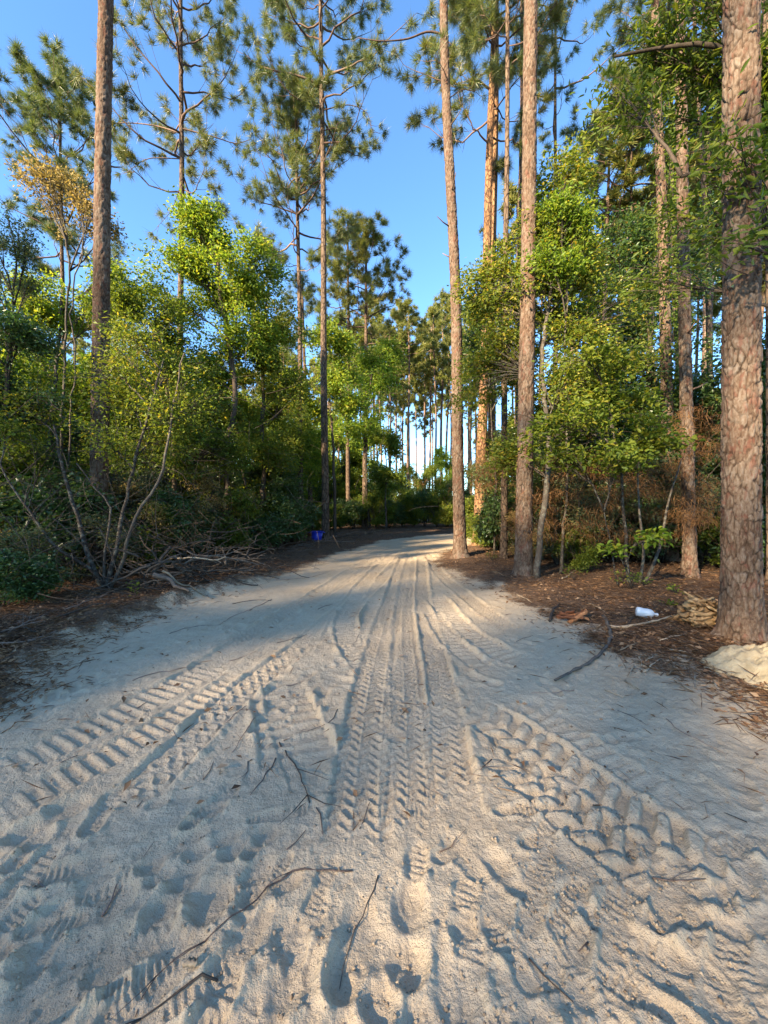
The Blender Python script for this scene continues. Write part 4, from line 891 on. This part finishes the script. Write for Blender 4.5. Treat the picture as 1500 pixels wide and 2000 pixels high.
UNF = [('m', 838, 29, .95), ('d', 772, 26, .85), ('b', 858, 34, 1.3), ('m', 800, 36, 1.1), ('d', 610, 25, 1.2), ('b', 650, 26, 1.5), ('m', 690, 27, 1.1), ('b', 715, 28, 1.5), ('d', 750, 27, .9), ('m', 820, 30, .7), ('d', 890, 30, .8), ('m', 945, 26, .9), ('b', 630, 34, 2.0), ('m', 670, 36, 1.8), ('m', 1000, 22, 1.3), ('d', 1060, 20, 1.3), ('m', 1130, 19, 1.4), ('d', 1200, 19, 1.4), ('m', 1270, 18, 1.4),
       ('d', 1340, 17, 1.3), ('m', 1410, 17, 1.3), ('d', 1480, 15, 1.2), ('m', 1560, 14, 1.2), ('b', 560, 24, 1.5), ('m', 500, 22, 1.5), ('b', 430, 20, 1.5), ('m', 360, 19, 1.5), ('b', 280, 18, 1.5), ('m', 200, 17, 1.5), ('b', 110, 16, 1.4), ('m', 20, 15, 1.4), ('b', -70, 14, 1.4)]
for a in UNF: put_under(*a, label=UL['f'], group='young trees beyond the bend')

# unseen broadleaf trees behind and left of the camera, added to filter the low sun
cast = [o for o in COL.objects if o.get('category') == 'tree' and o.name.startswith('broadleaf_tree')]
SRC = [cast[0], up_['m'], cast[7], up_['b']]
CAST = [(-16, -9, 1.0), (-19, -2, .9)]
for k, (x, y, s) in enumerate(CAST):
    o = copy_tree(SRC[k % 4]); tag(o, 'unseen leafy tree behind the viewpoint, added to filter the sun', 'tree', 'broadleaf trees behind the viewpoint')
    o.location = (x, y, hm(x, y)); o.rotation_euler = (0, 0, rg.uniform(0, 6.28)); s *= 1.0 if k % 2 == 0 else 1.35; o.scale = (s, s, s)
LOW = [(-11, -3.5, .6), (-9.5, .8, .5)]  # shorter unseen trees added to shade the left verge
for k, (x, y, s) in enumerate(LOW):
    o = copy_tree((up_['m'], up_['b'])[k % 2]); tag(o, 'unseen leafy tree behind the viewpoint, added to filter the sun', 'tree', 'broadleaf trees behind the viewpoint')
    o.location = (x, y, hm(x, y)); o.rotation_euler = (0, 0, rg.uniform(0, 6.28)); o.scale = (s * 1.15, s * 1.15, s)

# a vine climbing the sunlit peeling pine and one on the straw hung pine's neighbour
def vine(label, px0, px1, py0, py1, Y, r, n, mat, seed):
    rg = np.random.default_rng(seed); t = np.sort(rg.random(n)); q = np.array([P(px0 + (px1 - px0) * a, py0 + (py1 - py0) * a, Y) for a in t])
    an = rg.uniform(3.3, 7.2, n); o_ = np.stack([np.cos(an), np.sin(an), 0 * an], 1); C = q + o_ * (r + np.abs(rg.normal(size=(n, 1))) * .10) + rg.normal(size=(n, 3)) * .04
    V, T = leaf_geo(C, unit(o_ + rg.normal(size=(n, 3)) * .5 - [0, 0, .6]), .085 * rg.uniform(.6, 1.2, n), .06 * rg.uniform(.6, 1.2, n), rg, .3, six=True)
    b0 = P(px1, py1, Y); root = empty('climbing_vine', tuple(b0), label, 'vine'); g = Geo()
    for k in range(3):
        a = np.linspace(0, 1, 40); w = np.array([P(px0 + (px1 - px0) * v, py0 + (py1 - py0) * v, Y) for v in a]); ph = a * 9 + k * 2
        g.tube(w + np.stack([np.cos(ph), -np.abs(np.sin(ph)), 0 * ph], 1) * (r + .01) - b0, .008, 4)
    link('stem', g.mesh('stem', M['dark_bark'], True), root); link('leaves', lf_mesh('leaves', V - b0, T, M[mat]), root)
vine('leafy vine climbing the sunlit pine with the peeling bark', 1287, 1303, 60, 800, 9.6, .16, 1500, 'leaf_mid', 701)
vine('leafy vine climbing the slim pine beside the peeling pine', 1313, 1324, 200, 700, 13, .13, 1000, 'leaf_dark', 702)

# ------------------------------------------------------------------ things lying about
def onz(x, y, dz=0.0):
    return height(np.asarray(x, float), np.asarray(y, float)) + dz
def lying(name, label, cat, pix, r, mat, group=None, forks=0, seed=1, lift=0.0, taper=.45, n=6, rough=.012):
    """a stick or root lying on the ground along a line of the photograph's pixels"""
    rg = np.random.default_rng(seed); g2 = np.array([G(a, c) for a, c in pix]); q = polyline(g2, .05); m = len(q)
    q = q + rg.normal(size=q.shape) * rough * .4 + np.stack([fbm(q[:, 0] * 4, q[:, 1] * 4, seed, 3), fbm(q[:, 0] * 4, q[:, 1] * 4, seed + 3, 3)], 1) * rough * 3
    z = onz(q[:, 0], q[:, 1]); k = np.ones(5) / 5
    if m > 6: z = np.maximum(z, np.convolve(np.pad(z, 2, mode='edge'), k, 'valid'))
    w = np.stack([q[:, 0], q[:, 1], z + r * .8 + .0015 + lift * np.sin(np.linspace(0, 3.14, m))], 1); b = w[0].copy()
    g = Geo(); rad = r * (1 - (1 - taper) * np.linspace(0, 1, m)) * (1 + .12 * rg.normal(size=m)); g.tube(w - b, rad, n)
    for _ in range(forks):
        i = rg.integers(m // 4, max(m // 4 + 1, m - 1)); d = unit(w[min(m - 1, i + 1)] - w[max(0, i - 1)]); d2 = unit(d + np.array([rg.normal(), rg.normal(), abs(rg.normal()) * .3]) * .8)
        L = rg.uniform(.08, .28) * min(1, r / .008 + .3); e = w[i] + d2 * L; e[2] = max(e[2], hm(e[0], e[1]) + .01)
        g.tube(np.array([w[i], (w[i] + e) / 2 + rg.normal(size=3) * .01, e]) - b, np.array([.6, .45, .25]) * r, 4)
    o = link(name, g.mesh(name, M[mat], True)); o.location = b
    return tag(o, label, cat, group)
Z = lying
Z('fallen_branch', 'grey curved branch hooking from the mulch down onto the sand', 'branch', [(1178, 1213), (1186, 1226), (1193, 1244), (1184, 1264), (1150, 1296), (1086, 1330)], .022, 'dead_wood', forks=1, seed=1)
Z('fallen_branch', 'tan branch running from the hooked grey branch to the torn wood', 'branch', [(1187, 1229), (1210, 1234), (1245, 1233), (1300, 1226), (1334, 1214)], .017, 'pale_wood', forks=1, seed=2)
Z('fallen_branch', 'short dark forked stub between the white bottle and the hooked branch', 'branch', [(1222, 1233), (1232, 1226), (1238, 1216)], .014, 'dead_wood', seed=3)
Z('fallen_branch', 'weathered stick tilting at the sand edge left of the reddish rotten bark', 'branch', [(1073, 1213), (1080, 1200), (1092, 1186)], .02, 'dead_wood', seed=4, lift=.03)
Z('fallen_branch', 'pale straight stick in the mulch under the tiny sapling', 'branch', [(1098, 1133), (1122, 1122), (1146, 1112)], .014, 'pale_wood', seed=5)
STK = [[(1257, 1313), (1275, 1300), (1291, 1287)], [(1252, 1283), (1256, 1301)], [(1261, 1291), (1276, 1284)], [(1407, 1283), (1403, 1311)], [(1221, 1330), (1250, 1346)], [(1395, 1336), (1411, 1367)], [(1358, 1322), (1355, 1345)], [(1300, 1318), (1320, 1305)], [(1316, 1302), (1338, 1322)], [(1240, 1300), (1228, 1318)], [(1350, 1350), (1330, 1336)], [(1150, 1190), (1180, 1205)], [(1010, 1165), (1040, 1180)], [(960, 1120), (985, 1130)], [(1210, 1270), (1245, 1262)], [(1290, 1260), (1335, 1250)], [(1310, 1275), (1360, 1285)], [(1180, 1345), (1215, 1360)]]
for k, p in enumerate(STK): Z('stick', 'short splintered pale stick in the debris between the hooked branch and the sand heap' if k < 11 else 'dry stick lying in the brown mulch of the right verge', 'stick', p, .009 if k < 11 else .008, 'pale_wood', 'pale sticks in the right debris' if k < 11 else 'sticks in the right mulch', seed=20 + k, lift=.01)
# twigs pressed into the sand
Z('twig', 'longest dark root like twig curving through the boot prints at lower left', 'twig', [(690, 1697), (650, 1700), (600, 1694), (560, 1706), (520, 1735), (470, 1778), (400, 1835), (330, 1872), (290, 1925), (250, 1985)], .0038, 'twig', forks=3, seed=41)
Z('twig', 'dark forked twig beside the pale wood chip at the bottom', 'twig', [(425, 1895), (395, 1903), (370, 1920), (330, 1950), (240, 2000)], .0042, 'dark_bark', forks=2, seed=42)
Z('twig', 'grey twig arching beside the middle boot prints at the bottom', 'twig', [(735, 1708), (730, 1740), (715, 1770), (690, 1815), (675, 1850), (664, 1908)], .003, 'dead_wood', seed=43)
Z('twig', 'broken knotty twig lying across the curved tyre marks in mid sand', 'twig', [(540, 1443), (562, 1468), (582, 1500), (594, 1530), (604, 1562)], .0055, 'dead_wood', forks=3, seed=44)
Z('twig', 'slim twig hanging below the broken knotty twig', 'twig', [(618, 1575), (626, 1600), (627, 1630)], .004, 'twig', seed=45)
TW = [[(540, 1478), (515, 1515), (490, 1552)], [(485, 1485), (482, 1500), (476, 1520)], [(500, 1405), (470, 1445), (452, 1470)], [(255, 1334), (300, 1318), (345, 1310)], [(540, 1258), (580, 1248), (600, 1238)], [(435, 1415), (460, 1395), (480, 1380)], [(530, 1170), (500, 1185), (455, 1205), (430, 1222)], [(660, 1385), (640, 1410), (585, 1425)], [(730, 1125), (760, 1127), (785, 1128)],
      [(790, 1150), (815, 1155)], [(1030, 1855), (1060, 1890), (1120, 1950)], [(1275, 1710), (1330, 1715), (1375, 1720)], [(880, 1120), (920, 1122), (950, 1128)], [(1205, 1385), (1235, 1395), (1260, 1410)], [(1300, 1400), (1340, 1430), (1420, 1470)], [(540, 1135), (600, 1128), (640, 1120)], [(690, 1110), (740, 1105), (780, 1100)], [(395, 1525), (410, 1500), (415, 1490)], [(100, 1250), (140, 1240), (190, 1225)], [(20, 1345), (70, 1350), (120, 1340)], [(560, 1660), (585, 1640), (600, 1625)], [(200, 1775), (222, 1750), (230, 1720)],
      [(700, 1615), (728, 1560)], [(865, 1660), (885, 1645), (895, 1630)], [(1150, 1830), (1135, 1850)], [(1380, 1380), (1440, 1390), (1500, 1385)], [(1120, 1345), (1080, 1350), (1040, 1352)], [(960, 1480), (940, 1510)], [(1460, 1600), (1420, 1585)], [(320, 1420), (345, 1440)], [(75, 1720), (95, 1745)], [(330, 1240), (380, 1225), (430, 1222)], [(450, 1290), (500, 1275)], [(620, 1190), (650, 1180)], [(700, 1240), (690, 1262)], [(820, 1210), (850, 1200)], [(930, 1200), (965, 1215)], [(1010, 1250), (1040, 1240)], [(560, 1340), (590, 1330), (615, 1334)], [(250, 1390), (290, 1375)], [(120, 1500), (150, 1480)]]
for k, p in enumerate(TW): Z('twig', 'thin dry twig pressed flat into the pale sand of the track', 'twig', p, .003 if k % 3 else .004, ('twig', 'dead_wood', 'twig')[k % 3], 'thin twigs on the sand', forks=k % 2, seed=60 + k)

def slab(L, W, T, rg, bend=.1, n=7):
    """a torn strip of wood: ragged ends, bent, split grain along it"""
    s = np.linspace(-.5, .5, n); w = W * (1 - .5 * np.abs(s) * 2 * rg.uniform(.2, .9, n)) * .5; V = []
    for k in range(n):
        x = s[k] * L; zc = bend * L * (s[k] ** 2) + rg.normal() * T * .25; yo = rg.normal() * W * .08
        V += [(x + rg.normal() * L * .03, yo - w[k], zc - T * .4), (x, yo - w[k] * .3, zc + T * rg.uniform(.3, .7)), (x + rg.normal() * L * .03, yo + w[k], zc + rg.normal() * T * .2), (x, yo + w[k] * .2, zc - T * .6)]
    V = np.array(V); i = np.arange(n - 1)[:, None] * 4; k = np.arange(4)[None]; k2 = (k + 1) % 4
    Q = np.stack([i + k, i + k2, i + 4 + k2, i + 4 + k], -1).reshape(-1, 4)
    return V, np.vstack([Q, [[3, 2, 1, 0]], [[4 * n - 4, 4 * n - 3, 4 * n - 2, 4 * n - 1]]])
def slab_pile(name, label, cat, px, py, n, W, Hh, Lr, mat, seed, mats=None, wr=(.05, .12), tr=(.02, .04), core=False):
    rg = np.random.default_rng(seed); x, y = G(px, py); z = float(onz([x], [y])[0]); root = empty(name, (x, y, z), label, cat)
    if core:      # the solid heart of the torn log, split in layers
        ta = np.linspace(0, np.pi, 26)[:, None]; pa = np.linspace(0, 2 * np.pi, 44, endpoint=False)[None]
        X = np.sin(ta) * np.cos(pa); Yy = np.sin(ta) * np.sin(pa); Zc = np.cos(ta) + 0 * pa
        R = 1 + .28 * fbm(X * 1.5 + 5, Zc * 9 + Yy, 91, 3) + .16 * fbm(X * 6 + 5, Zc * 22 + Yy * 3, 92, 3)
        V = np.stack([X * .17 * R, Yy * .12 * R, Zc * .12 * R + .10], -1).reshape(-1, 3); i = np.arange(25)[:, None] * 44; kk = np.arange(44)[None]; k2 = (kk + 1) % 44
        link('heartwood', new_mesh('heartwood', V, [np.stack([i + kk, i + 44 + kk, i + 44 + k2, i + k2], -1).reshape(-1, 4)], M[mat]), root)
    for k in range(n):
        t = k / max(1, n - 1); V, Q = slab(rg.uniform(*Lr), rg.uniform(*wr), rg.uniform(*tr), rg, rg.uniform(-.3, .25))
        me = new_mesh('splinter', V, [Q], M[mats[k % len(mats)] if mats else mat]); o = link('splinter', me, root)
        rr = W * (1 - .55 * t)
        o.location = (rg.uniform(-1, 1) * rr, rg.uniform(-.8, .8) * rr, .02 + Hh * t ** .8); o.rotation_euler = (rg.normal() * .45, rg.normal() * .28, rg.normal() * .45 + (1.57 if rg.random() < .12 else 0))
    return root
slab_pile('torn_wood', 'heap of torn orange tan wood splinters at the foot of the thick plated pine', 'wood', 1370, 1234, 70, .19, .29, (.12, .30), 'torn_wood', 301, wr=(.05, .12), tr=(.014, .03), core=True)
slab_pile('rotten_bark', 'reddish rotten bark pieces on the mulch left of the white bottle', 'bark', 1118, 1214, 11, .20, .06, (.12, .3), 'red_wood', 302)
slab_pile('wood_chip', 'single pale wood chip on the dark forked twig at the bottom', 'wood chip', 372, 1893, 1, .0, .012, (.045, .05), 'pale_wood', 303, wr=(.022, .026), tr=(.006, .008))

def lathe(prof, n=24, sx=1.0, sy=1.0):
    prof = np.asarray(prof, float); a = np.arange(n) / n * 2 * np.pi
    V = np.stack([prof[:, 0, None] * np.cos(a) * sx, prof[:, 0, None] * np.sin(a) * sy, np.repeat(prof[:, 1, None], n, 1)], -1).reshape(-1, 3)
    i = np.arange(len(prof) - 1)[:, None] * n; k = np.arange(n)[None]; k2 = (k + 1) % n
    return V, np.stack([i + k, i + k2, i + n + k2, i + n + k], -1).reshape(-1, 4)
x, y = G(1260, 1219); z = float(onz([x], [y])[0])
bt = empty('plastic_bottle', (x, y, z + .055), 'empty white plastic bottle lying on its side in the mulch', 'bottle')
V, Q = lathe([(.001, -.10), (.045, -.10), (.058, -.09), (.06, -.06), (.056, -.02), (.06, .02), (.055, .06), (.034, .085), (.019, .095), (.018, .105)], 22, 1, .85)
o = link('bottle_body', new_mesh('bottle_body', V, [Q], M['white'], smooth=True), bt); o.rotation_euler = (0, math.radians(96), math.radians(-24))
V, Q = lathe([(.001, .104), (.023, .104), (.024, .107), (.024, .130), (.021, .133), (.001, .133)], 18)
c_ = link('cap', new_mesh('cap', V, [Q], M['white'], smooth=False), bt); c_.rotation_euler = o.rotation_euler
# blue tub behind the dark stemmed pine
x, y = G(619, 1062); z = hm(x, y)
tb = empty('blue_tub', (x, y, z), 'blue plastic tub left at the foot of the tall dark stemmed pine', 'tub')
V, Q = lathe([(.001, .0), (.17, 0), (.18, .01), (.225, .36), (.215, .36), (.172, .03), (.001, .03)], 26)
link('tub_body', new_mesh('tub_body', V, [Q], M['blue'], smooth=True), tb)
V, Q = lathe([(.224, .345), (.245, .35), (.248, .372), (.224, .375), (.224, .345)], 26); link('rim', new_mesh('rim', V, [Q], M['blue'], smooth=True), tb)
for s_ in (-1, 1):
    g = Geo(); g.tube(np.array([[s_ * .24, -.07, .34], [s_ * .29, -.06, .33], [s_ * .30, 0, .32], [s_ * .29, .06, .33], [s_ * .24, .07, .34]]), .011, 8); link('handle', g.mesh('handle', M['blue'], True), tb)
Z('fallen_log', 'orange toned fallen log behind the blue tub', 'log', [(598, 1049), (640, 1050)], .10, 'red_wood', seed=310, taper=.9, n=12)

# heap of yellow sand
x, y = 3.45, 3.22
rr = np.linspace(0, 1, 42); aa = np.linspace(0, 2 * np.pi, 96, endpoint=False); R_, A_ = np.meshgrid(rr, aa, indexing='ij')
X = R_ * .62 * np.cos(A_) * (1 + .14 * np.sin(3 * A_ + 1)); Y_ = R_ * .46 * np.sin(A_) * (1 + .14 * np.sin(3 * A_ + 1))
Zz = macro((X + x).ravel(), (Y_ + y).ravel()).reshape(X.shape) + .27 * (1 - R_ ** 1.5) + .24 * fbm(X * 5 + 3, Y_ * 5, 51, 5) * (1.15 - R_) + .09 * fbm(X * 20, Y_ * 20, 52, 4) - .05 * R_ ** 6
i = np.arange(41)[:, None] * 96; k = np.arange(96)[None]; Q = np.stack([i + k, i + (k + 1) % 96, i + 96 + (k + 1) % 96, i + 96 + k], -1).reshape(-1, 4)
o = link('sand_heap', new_mesh('sand_heap', np.stack([X, Y_, Zz], -1).reshape(-1, 3), [Q], M['yellow_sand'], smooth=True)); o.location = (x, y, 0)
tag(o, 'heap of pale yellow dug sand in front of the thick plated pine', 'sand heap')

# brush pile on the left verge: every branch is a thing
rg = np.random.default_rng(404)
def brush(a, b_, r, mat, label, group=None, nf=3):
    a = np.asarray(a, float); b_ = np.asarray(b_, float); L = np.linalg.norm(b_ - a); n = 9
    w = a + (b_ - a) * np.linspace(0, 1, n)[:, None] + np.vstack([np.zeros((1, 3)), np.cumsum(rg.normal(size=(n - 1, 3)) * .022 * L, 0)])
    w[:, 2] = np.maximum(w[:, 2], macro(w[:, 0], w[:, 1]) + r * .6)
    g = Geo(); g.tube(w - w[0], np.linspace(r, r * .4, n), 6, jit=.06)
    for _ in range(nf):
        i = rg.integers(2, n - 1); d = unit(unit(w[i + 1] - w[i]) + rg.normal(size=3) * .7); e = w[i] + d * rg.uniform(.12, .34) * L; mid = (w[i] + e) / 2 + rg.normal(size=3) * .03
        g.tube(bez(w[i], mid, e, 5) - w[0], np.linspace(r * .5, r * .15, 5), 4, cap=False)
    o = link('fallen_branch', g.mesh('fallen_branch', M[mat], True)); o.location = w[0]
    return tag(o, label, 'branch', group)
def gp(px, Y, z):
    x = (px - 750) / F * Y; return np.array([x, Y, hm(x, Y) + z])
BP = 'dead grey branch tangled in the brush pile on the left verge'
for k in range(84):
    px = rg.uniform(262, 500); Y = 6.1 + (px - 270) / 230 * 2.2 + rg.uniform(-.4, .6); z = abs(rg.normal()) * .33
    an = rg.normal() * .5 + (0 if rg.random() < .7 else 1.3); L = rg.uniform(.5, 1.7)
    a = gp(px, Y, z); e = a + L * np.array([math.cos(an) * rg.choice([-1, 1]), math.sin(an) * .6, rg.normal() * .28])
    brush(a, e, rg.uniform(.008, .024), 'dead_wood' if k % 4 else 'dark_bark', BP, 'branches of the brush pile')
brush(gp(316, 6.1, .32), gp(395, 6.0, .02), .020, 'pale_wood', 'pale stripped branch sloping down the front of the brush pile', nf=1)
brush(gp(300, 6.0, .28), gp(364, 5.75, .03), .045, 'dead_wood', 'thickest sawn branch at the front of the brush pile', nf=0)
brush(gp(330, 6.9, .45), gp(446, 6.8, .55), .020, 'pale_wood', 'tan branch lying level along the top of the brush pile', nf=2)
brush(gp(296, 6.3, .2), gp(328, 6.4, .66), .04, 'dead_wood', 'broken branch stump jutting up at the left end of the brush pile', nf=1)
brush(gp(455, 8.2, .45), gp(505, 7.6, .03), .014, 'dead_wood', 'slim branch slanting off the right end of the brush pile', nf=2)
LS = 'dead stick on the dark litter of the left verge'
for k in range(34):
    px = rg.uniform(-60, 560); Y = np.interp(px, [0, 150, 300, 420, 560], [3.4, 4.4, 5.6, 6.6, 9.2]) + rg.uniform(.0, 1.0); a = gp(px, Y, .02); an = rg.uniform(0, 6.28); L = rg.uniform(.2, .8)
    brush(a, a + L * np.array([math.cos(an), math.sin(an), rg.uniform(0, .2)]), rg.uniform(.005, .012), ('dead_wood', 'twig', 'dark_bark')[k % 3], LS, 'sticks on the left verge', nf=2)
BL = 'fallen branch in the dark litter left of the bend'
for k in range(24):
    px = rg.uniform(500, 720); Y = np.interp(px, [500, 600, 720], [9.5, 13.0, 17.5]) + rg.uniform(.1, 1.6); a = gp(px, Y, .04); an = rg.normal() * .5; L = rg.uniform(.5, 1.8)
    brush(a, a + L * np.array([math.cos(an), math.sin(an), rg.uniform(-.05, .2)]), rg.uniform(.008, .022), ('dead_wood', 'twig')[k % 2], BL, 'branches left of the bend', nf=3)

# ------------------------------------------------------------------ what nobody could count
rg = np.random.default_rng(505)
# pine straw and leaf litter on the verges
n0 = 150000; px = rg.uniform(-350, 1850, n0); py = 1035 + 560 * rg.uniform(0, 1, n0) ** 1.5
gx_, gy_ = G(px, py); gx_ = gx_ + rg.normal(size=n0) * .05; li = litter_of(gx_, gy_); kp = (rg.random(n0) < np.clip(li * 1.0 + .006, 0, 1)) & (gy_ < 24)
x = gx_[kp]; y = gy_[kp]; n = len(x); z = onz(x, y, .006); an = rg.uniform(0, 6.28, n); tl = rg.normal(size=n) * .22
isl = rg.random(n) < .35; L = np.where(isl, rg.uniform(.03, .07, n), rg.uniform(.07, .20, n)); w = np.where(isl, L * .5, np.maximum(.0028, y * .0007))
D = np.stack([np.cos(an) * np.cos(tl), np.sin(an) * np.cos(tl), np.sin(tl)], 1); C = np.stack([x, y, z + .01 * np.abs(rg.normal(size=n)) + np.abs(np.sin(tl)) * L * .3], 1)
V, T = leaf_geo(C, D, L, w, rg, 1.3); print('litter', n)
tag(link('leaf_litter', new_mesh('leaf_litter', V, [T], M['litter'])), 'brown pine needles and dead leaves strewn over the verges', 'litter', kind='stuff')
# crumbs of sand
n0 = 5200; px = np.concatenate([rg.normal(1150, 120, n0 // 2), rg.uniform(0, 1500, n0 // 2)]); py = np.concatenate([rg.normal(1640, 130, n0 // 2), rg.uniform(1180, 2000, n0 // 2)])
kp = (py > 1130); x, y = G(px[kp], py[kp]); n = len(x); z = onz(x, y); r = (.0016 + .006 * rg.uniform(0, 1, n) ** 5) * (1 + .12 * y)
o8 = np.array([[1, 0, 0], [0, 1, 0], [-1, 0, 0], [0, -1, 0], [0, 0, .9], [0, 0, -.9]], float); T8 = np.array([[0, 1, 4], [1, 2, 4], [2, 3, 4], [3, 0, 4], [1, 0, 5], [2, 1, 5], [3, 2, 5], [0, 3, 5]])
V = (o8[None] * r[:, None, None] * rg.uniform(.6, 1.4, (n, 6, 1)) + np.stack([x, y, z + r * .3], 1)[:, None]).reshape(-1, 3)
T = (np.arange(n)[:, None, None] * 6 + T8[None]).reshape(-1, 3)
tag(link('sand_crumbs', new_mesh('sand_crumbs', V, [T], M['clod'], smooth=True)), 'small crumbs of sand scattered over the churned track', 'sand crumbs', kind='stuff')
# dead needles caught in the undergrowth, hanging down
def straw(label, spots, seed):
    rg = np.random.default_rng(seed); Vs = []; 
    for px, py, Y, wx, wy, n in spots:
        n = int(n * .6); k = max(6, n // 60); cx = px + rg.normal(size=k) * wx * .5; cy = py - 25 + rg.normal(size=k) * wy * .45; cY = Y + rg.normal(size=k) * .35
        q = np.array([P(a, b, c) for a, b, c in zip(cx, cy, cY)]); j = rg.integers(0, k, n)
        C = q[j] + rg.normal(size=(n, 3)) * [.16, .12, .05]; D = unit(rg.normal(size=(n, 3)) * [.6, .6, .5] - [0, 0, .7]); L = rg.uniform(.10, .26, n)
        s = unit(np.cross(D, rg.normal(size=(n, 3)))) * .0032
        C[:, 2] = np.maximum(C[:, 2], .62)
        Vs.append(np.stack([C - s, C + s, C + D * L[:, None]], 1).reshape(-1, 3))
    V = np.vstack(Vs)
    return tag(link('hanging_straw', new_mesh('hanging_straw', V, [np.arange(len(V)).reshape(-1, 3)], M['straw'])), label, 'needles', kind='stuff')
straw('orange dead pine needles draped over the undergrowth under the glowing sapling', [(1130, 940, 7.9, 190, 70, 3600), (1230, 1000, 7.7, 200, 70, 3600), (1080, 1030, 7.9, 120, 60, 1600), (1170, 1060, 7.5, 200, 40, 2200), (1290, 950, 7.6, 90, 60, 1600), (1130, 980, 9, 260, 80, 2600)], 601)
straw('shaggy dead needles caught round the straw hung pine and its neighbouring twigs', [(1345, 1020, 7.2, 45, 45, 1500), (1320, 990, 7.3, 90, 30, 1300), (1390, 900, 7.3, 60, 60, 1400), (1330, 880, 7.3, 50, 60, 900)], 602)
straw('orange needle drape on twigs left of the stout pine', [(960, 920, 9.6, 60, 55, 1800), (930, 960, 10.5, 50, 40, 900), (985, 950, 9.6, 40, 60, 800)], 603)
# fine dead twigs tangled in the undergrowth
def tangle(label, spots, seed, mat='dark_bark'):
    rg = np.random.default_rng(seed); g = Geo()
    for px, py, Y, wx, wy, n in spots:
        for _ in range(n):
            p = P(px + rg.normal() * wx * .5, py + rg.normal() * wy * .5, Y + rg.normal() * .5); p[2] = max(p[2], .12); d = unit(rg.normal(size=3) * [1, 1, .8]); L = rg.uniform(.3, 1.1)
            e = p + d * L; e[2] = max(e[2], .08); g.tube(bez(p, (p + e) / 2 + rg.normal(size=3) * .12 * L, e, 6), np.linspace(.006, .0022, 6) * rg.uniform(.6, 1.3), 3, cap=False)
    return tag(link('twig_tangle', g.mesh('twig_tangle', M[mat])), label, 'twigs', kind='stuff')
tangle('tangle of fine dead twigs in the shaded bushes of the left verge', [(80, 1080, 5.6, 220, 120, 190), (230, 1020, 7, 200, 160, 190), (400, 980, 9, 200, 160, 180), (60, 920, 6.8, 180, 120, 120), (380, 1080, 7.8, 180, 60, 120), (320, 860, 8, 200, 160, 120)], 611)
tangle('tangle of fine twigs in the straw hung undergrowth right of the bend', [(1150, 960, 8.2, 220, 120, 170), (1290, 980, 8.0, 140, 120, 110), (1400, 860, 7.6, 90, 160, 60), (1100, 860, 8, 160, 140, 80), (950, 940, 10, 70, 90, 70), (1200, 700, 8.5, 200, 200, 70)], 612)

# little green plants in the mulch of the right verge
for k, (lab, px, py, w, n) in enumerate([('low bushy green plant under the tiny sapling on the right verge', 1230, 1160, .34, 60), ('small dark weed in the mulch before the straw hung pine', 1322, 1172, .16, 22), ('tiny weed between the white bottle and the torn wood', 1312, 1200, .10, 14),
                                         ('feathery green seedling at the foot of the pale crooked trunk', 1120, 1135, .30, 46), ('green sprig by the sand edge under the slim roadside pine', 960, 1102, .22, 30), ('leafy sprig at the left sand berm', 268, 1178, .22, 26)]):
    rg = np.random.default_rng(800 + k); x, y = G(px, py); b = np.array([x, y, hm(x, y)]); root = empty('small_plant', tuple(b), lab, 'plant'); g = Geo(); tips = []
    for _ in range(max(4, n // 5)):
        e = rg.normal(size=3) * [w * .5, w * .5, 0] + [0, 0, w * rg.uniform(.5, 1.1)]; g.tube(bez(np.zeros(3), e * [.3, .3, .6], e, 4), np.linspace(.004, .002, 4), 3, cap=False); tips.append(e)
    link('stem', g.mesh('stem', M['dark_bark']), root); tips = np.array(tips)
    V, T = leaves_on(tips, unit(tips), 9, .07, .05, rg, .8, True, .5); link('leaves', lf_mesh('leaves', V, T, M['leaf_mid']), root)
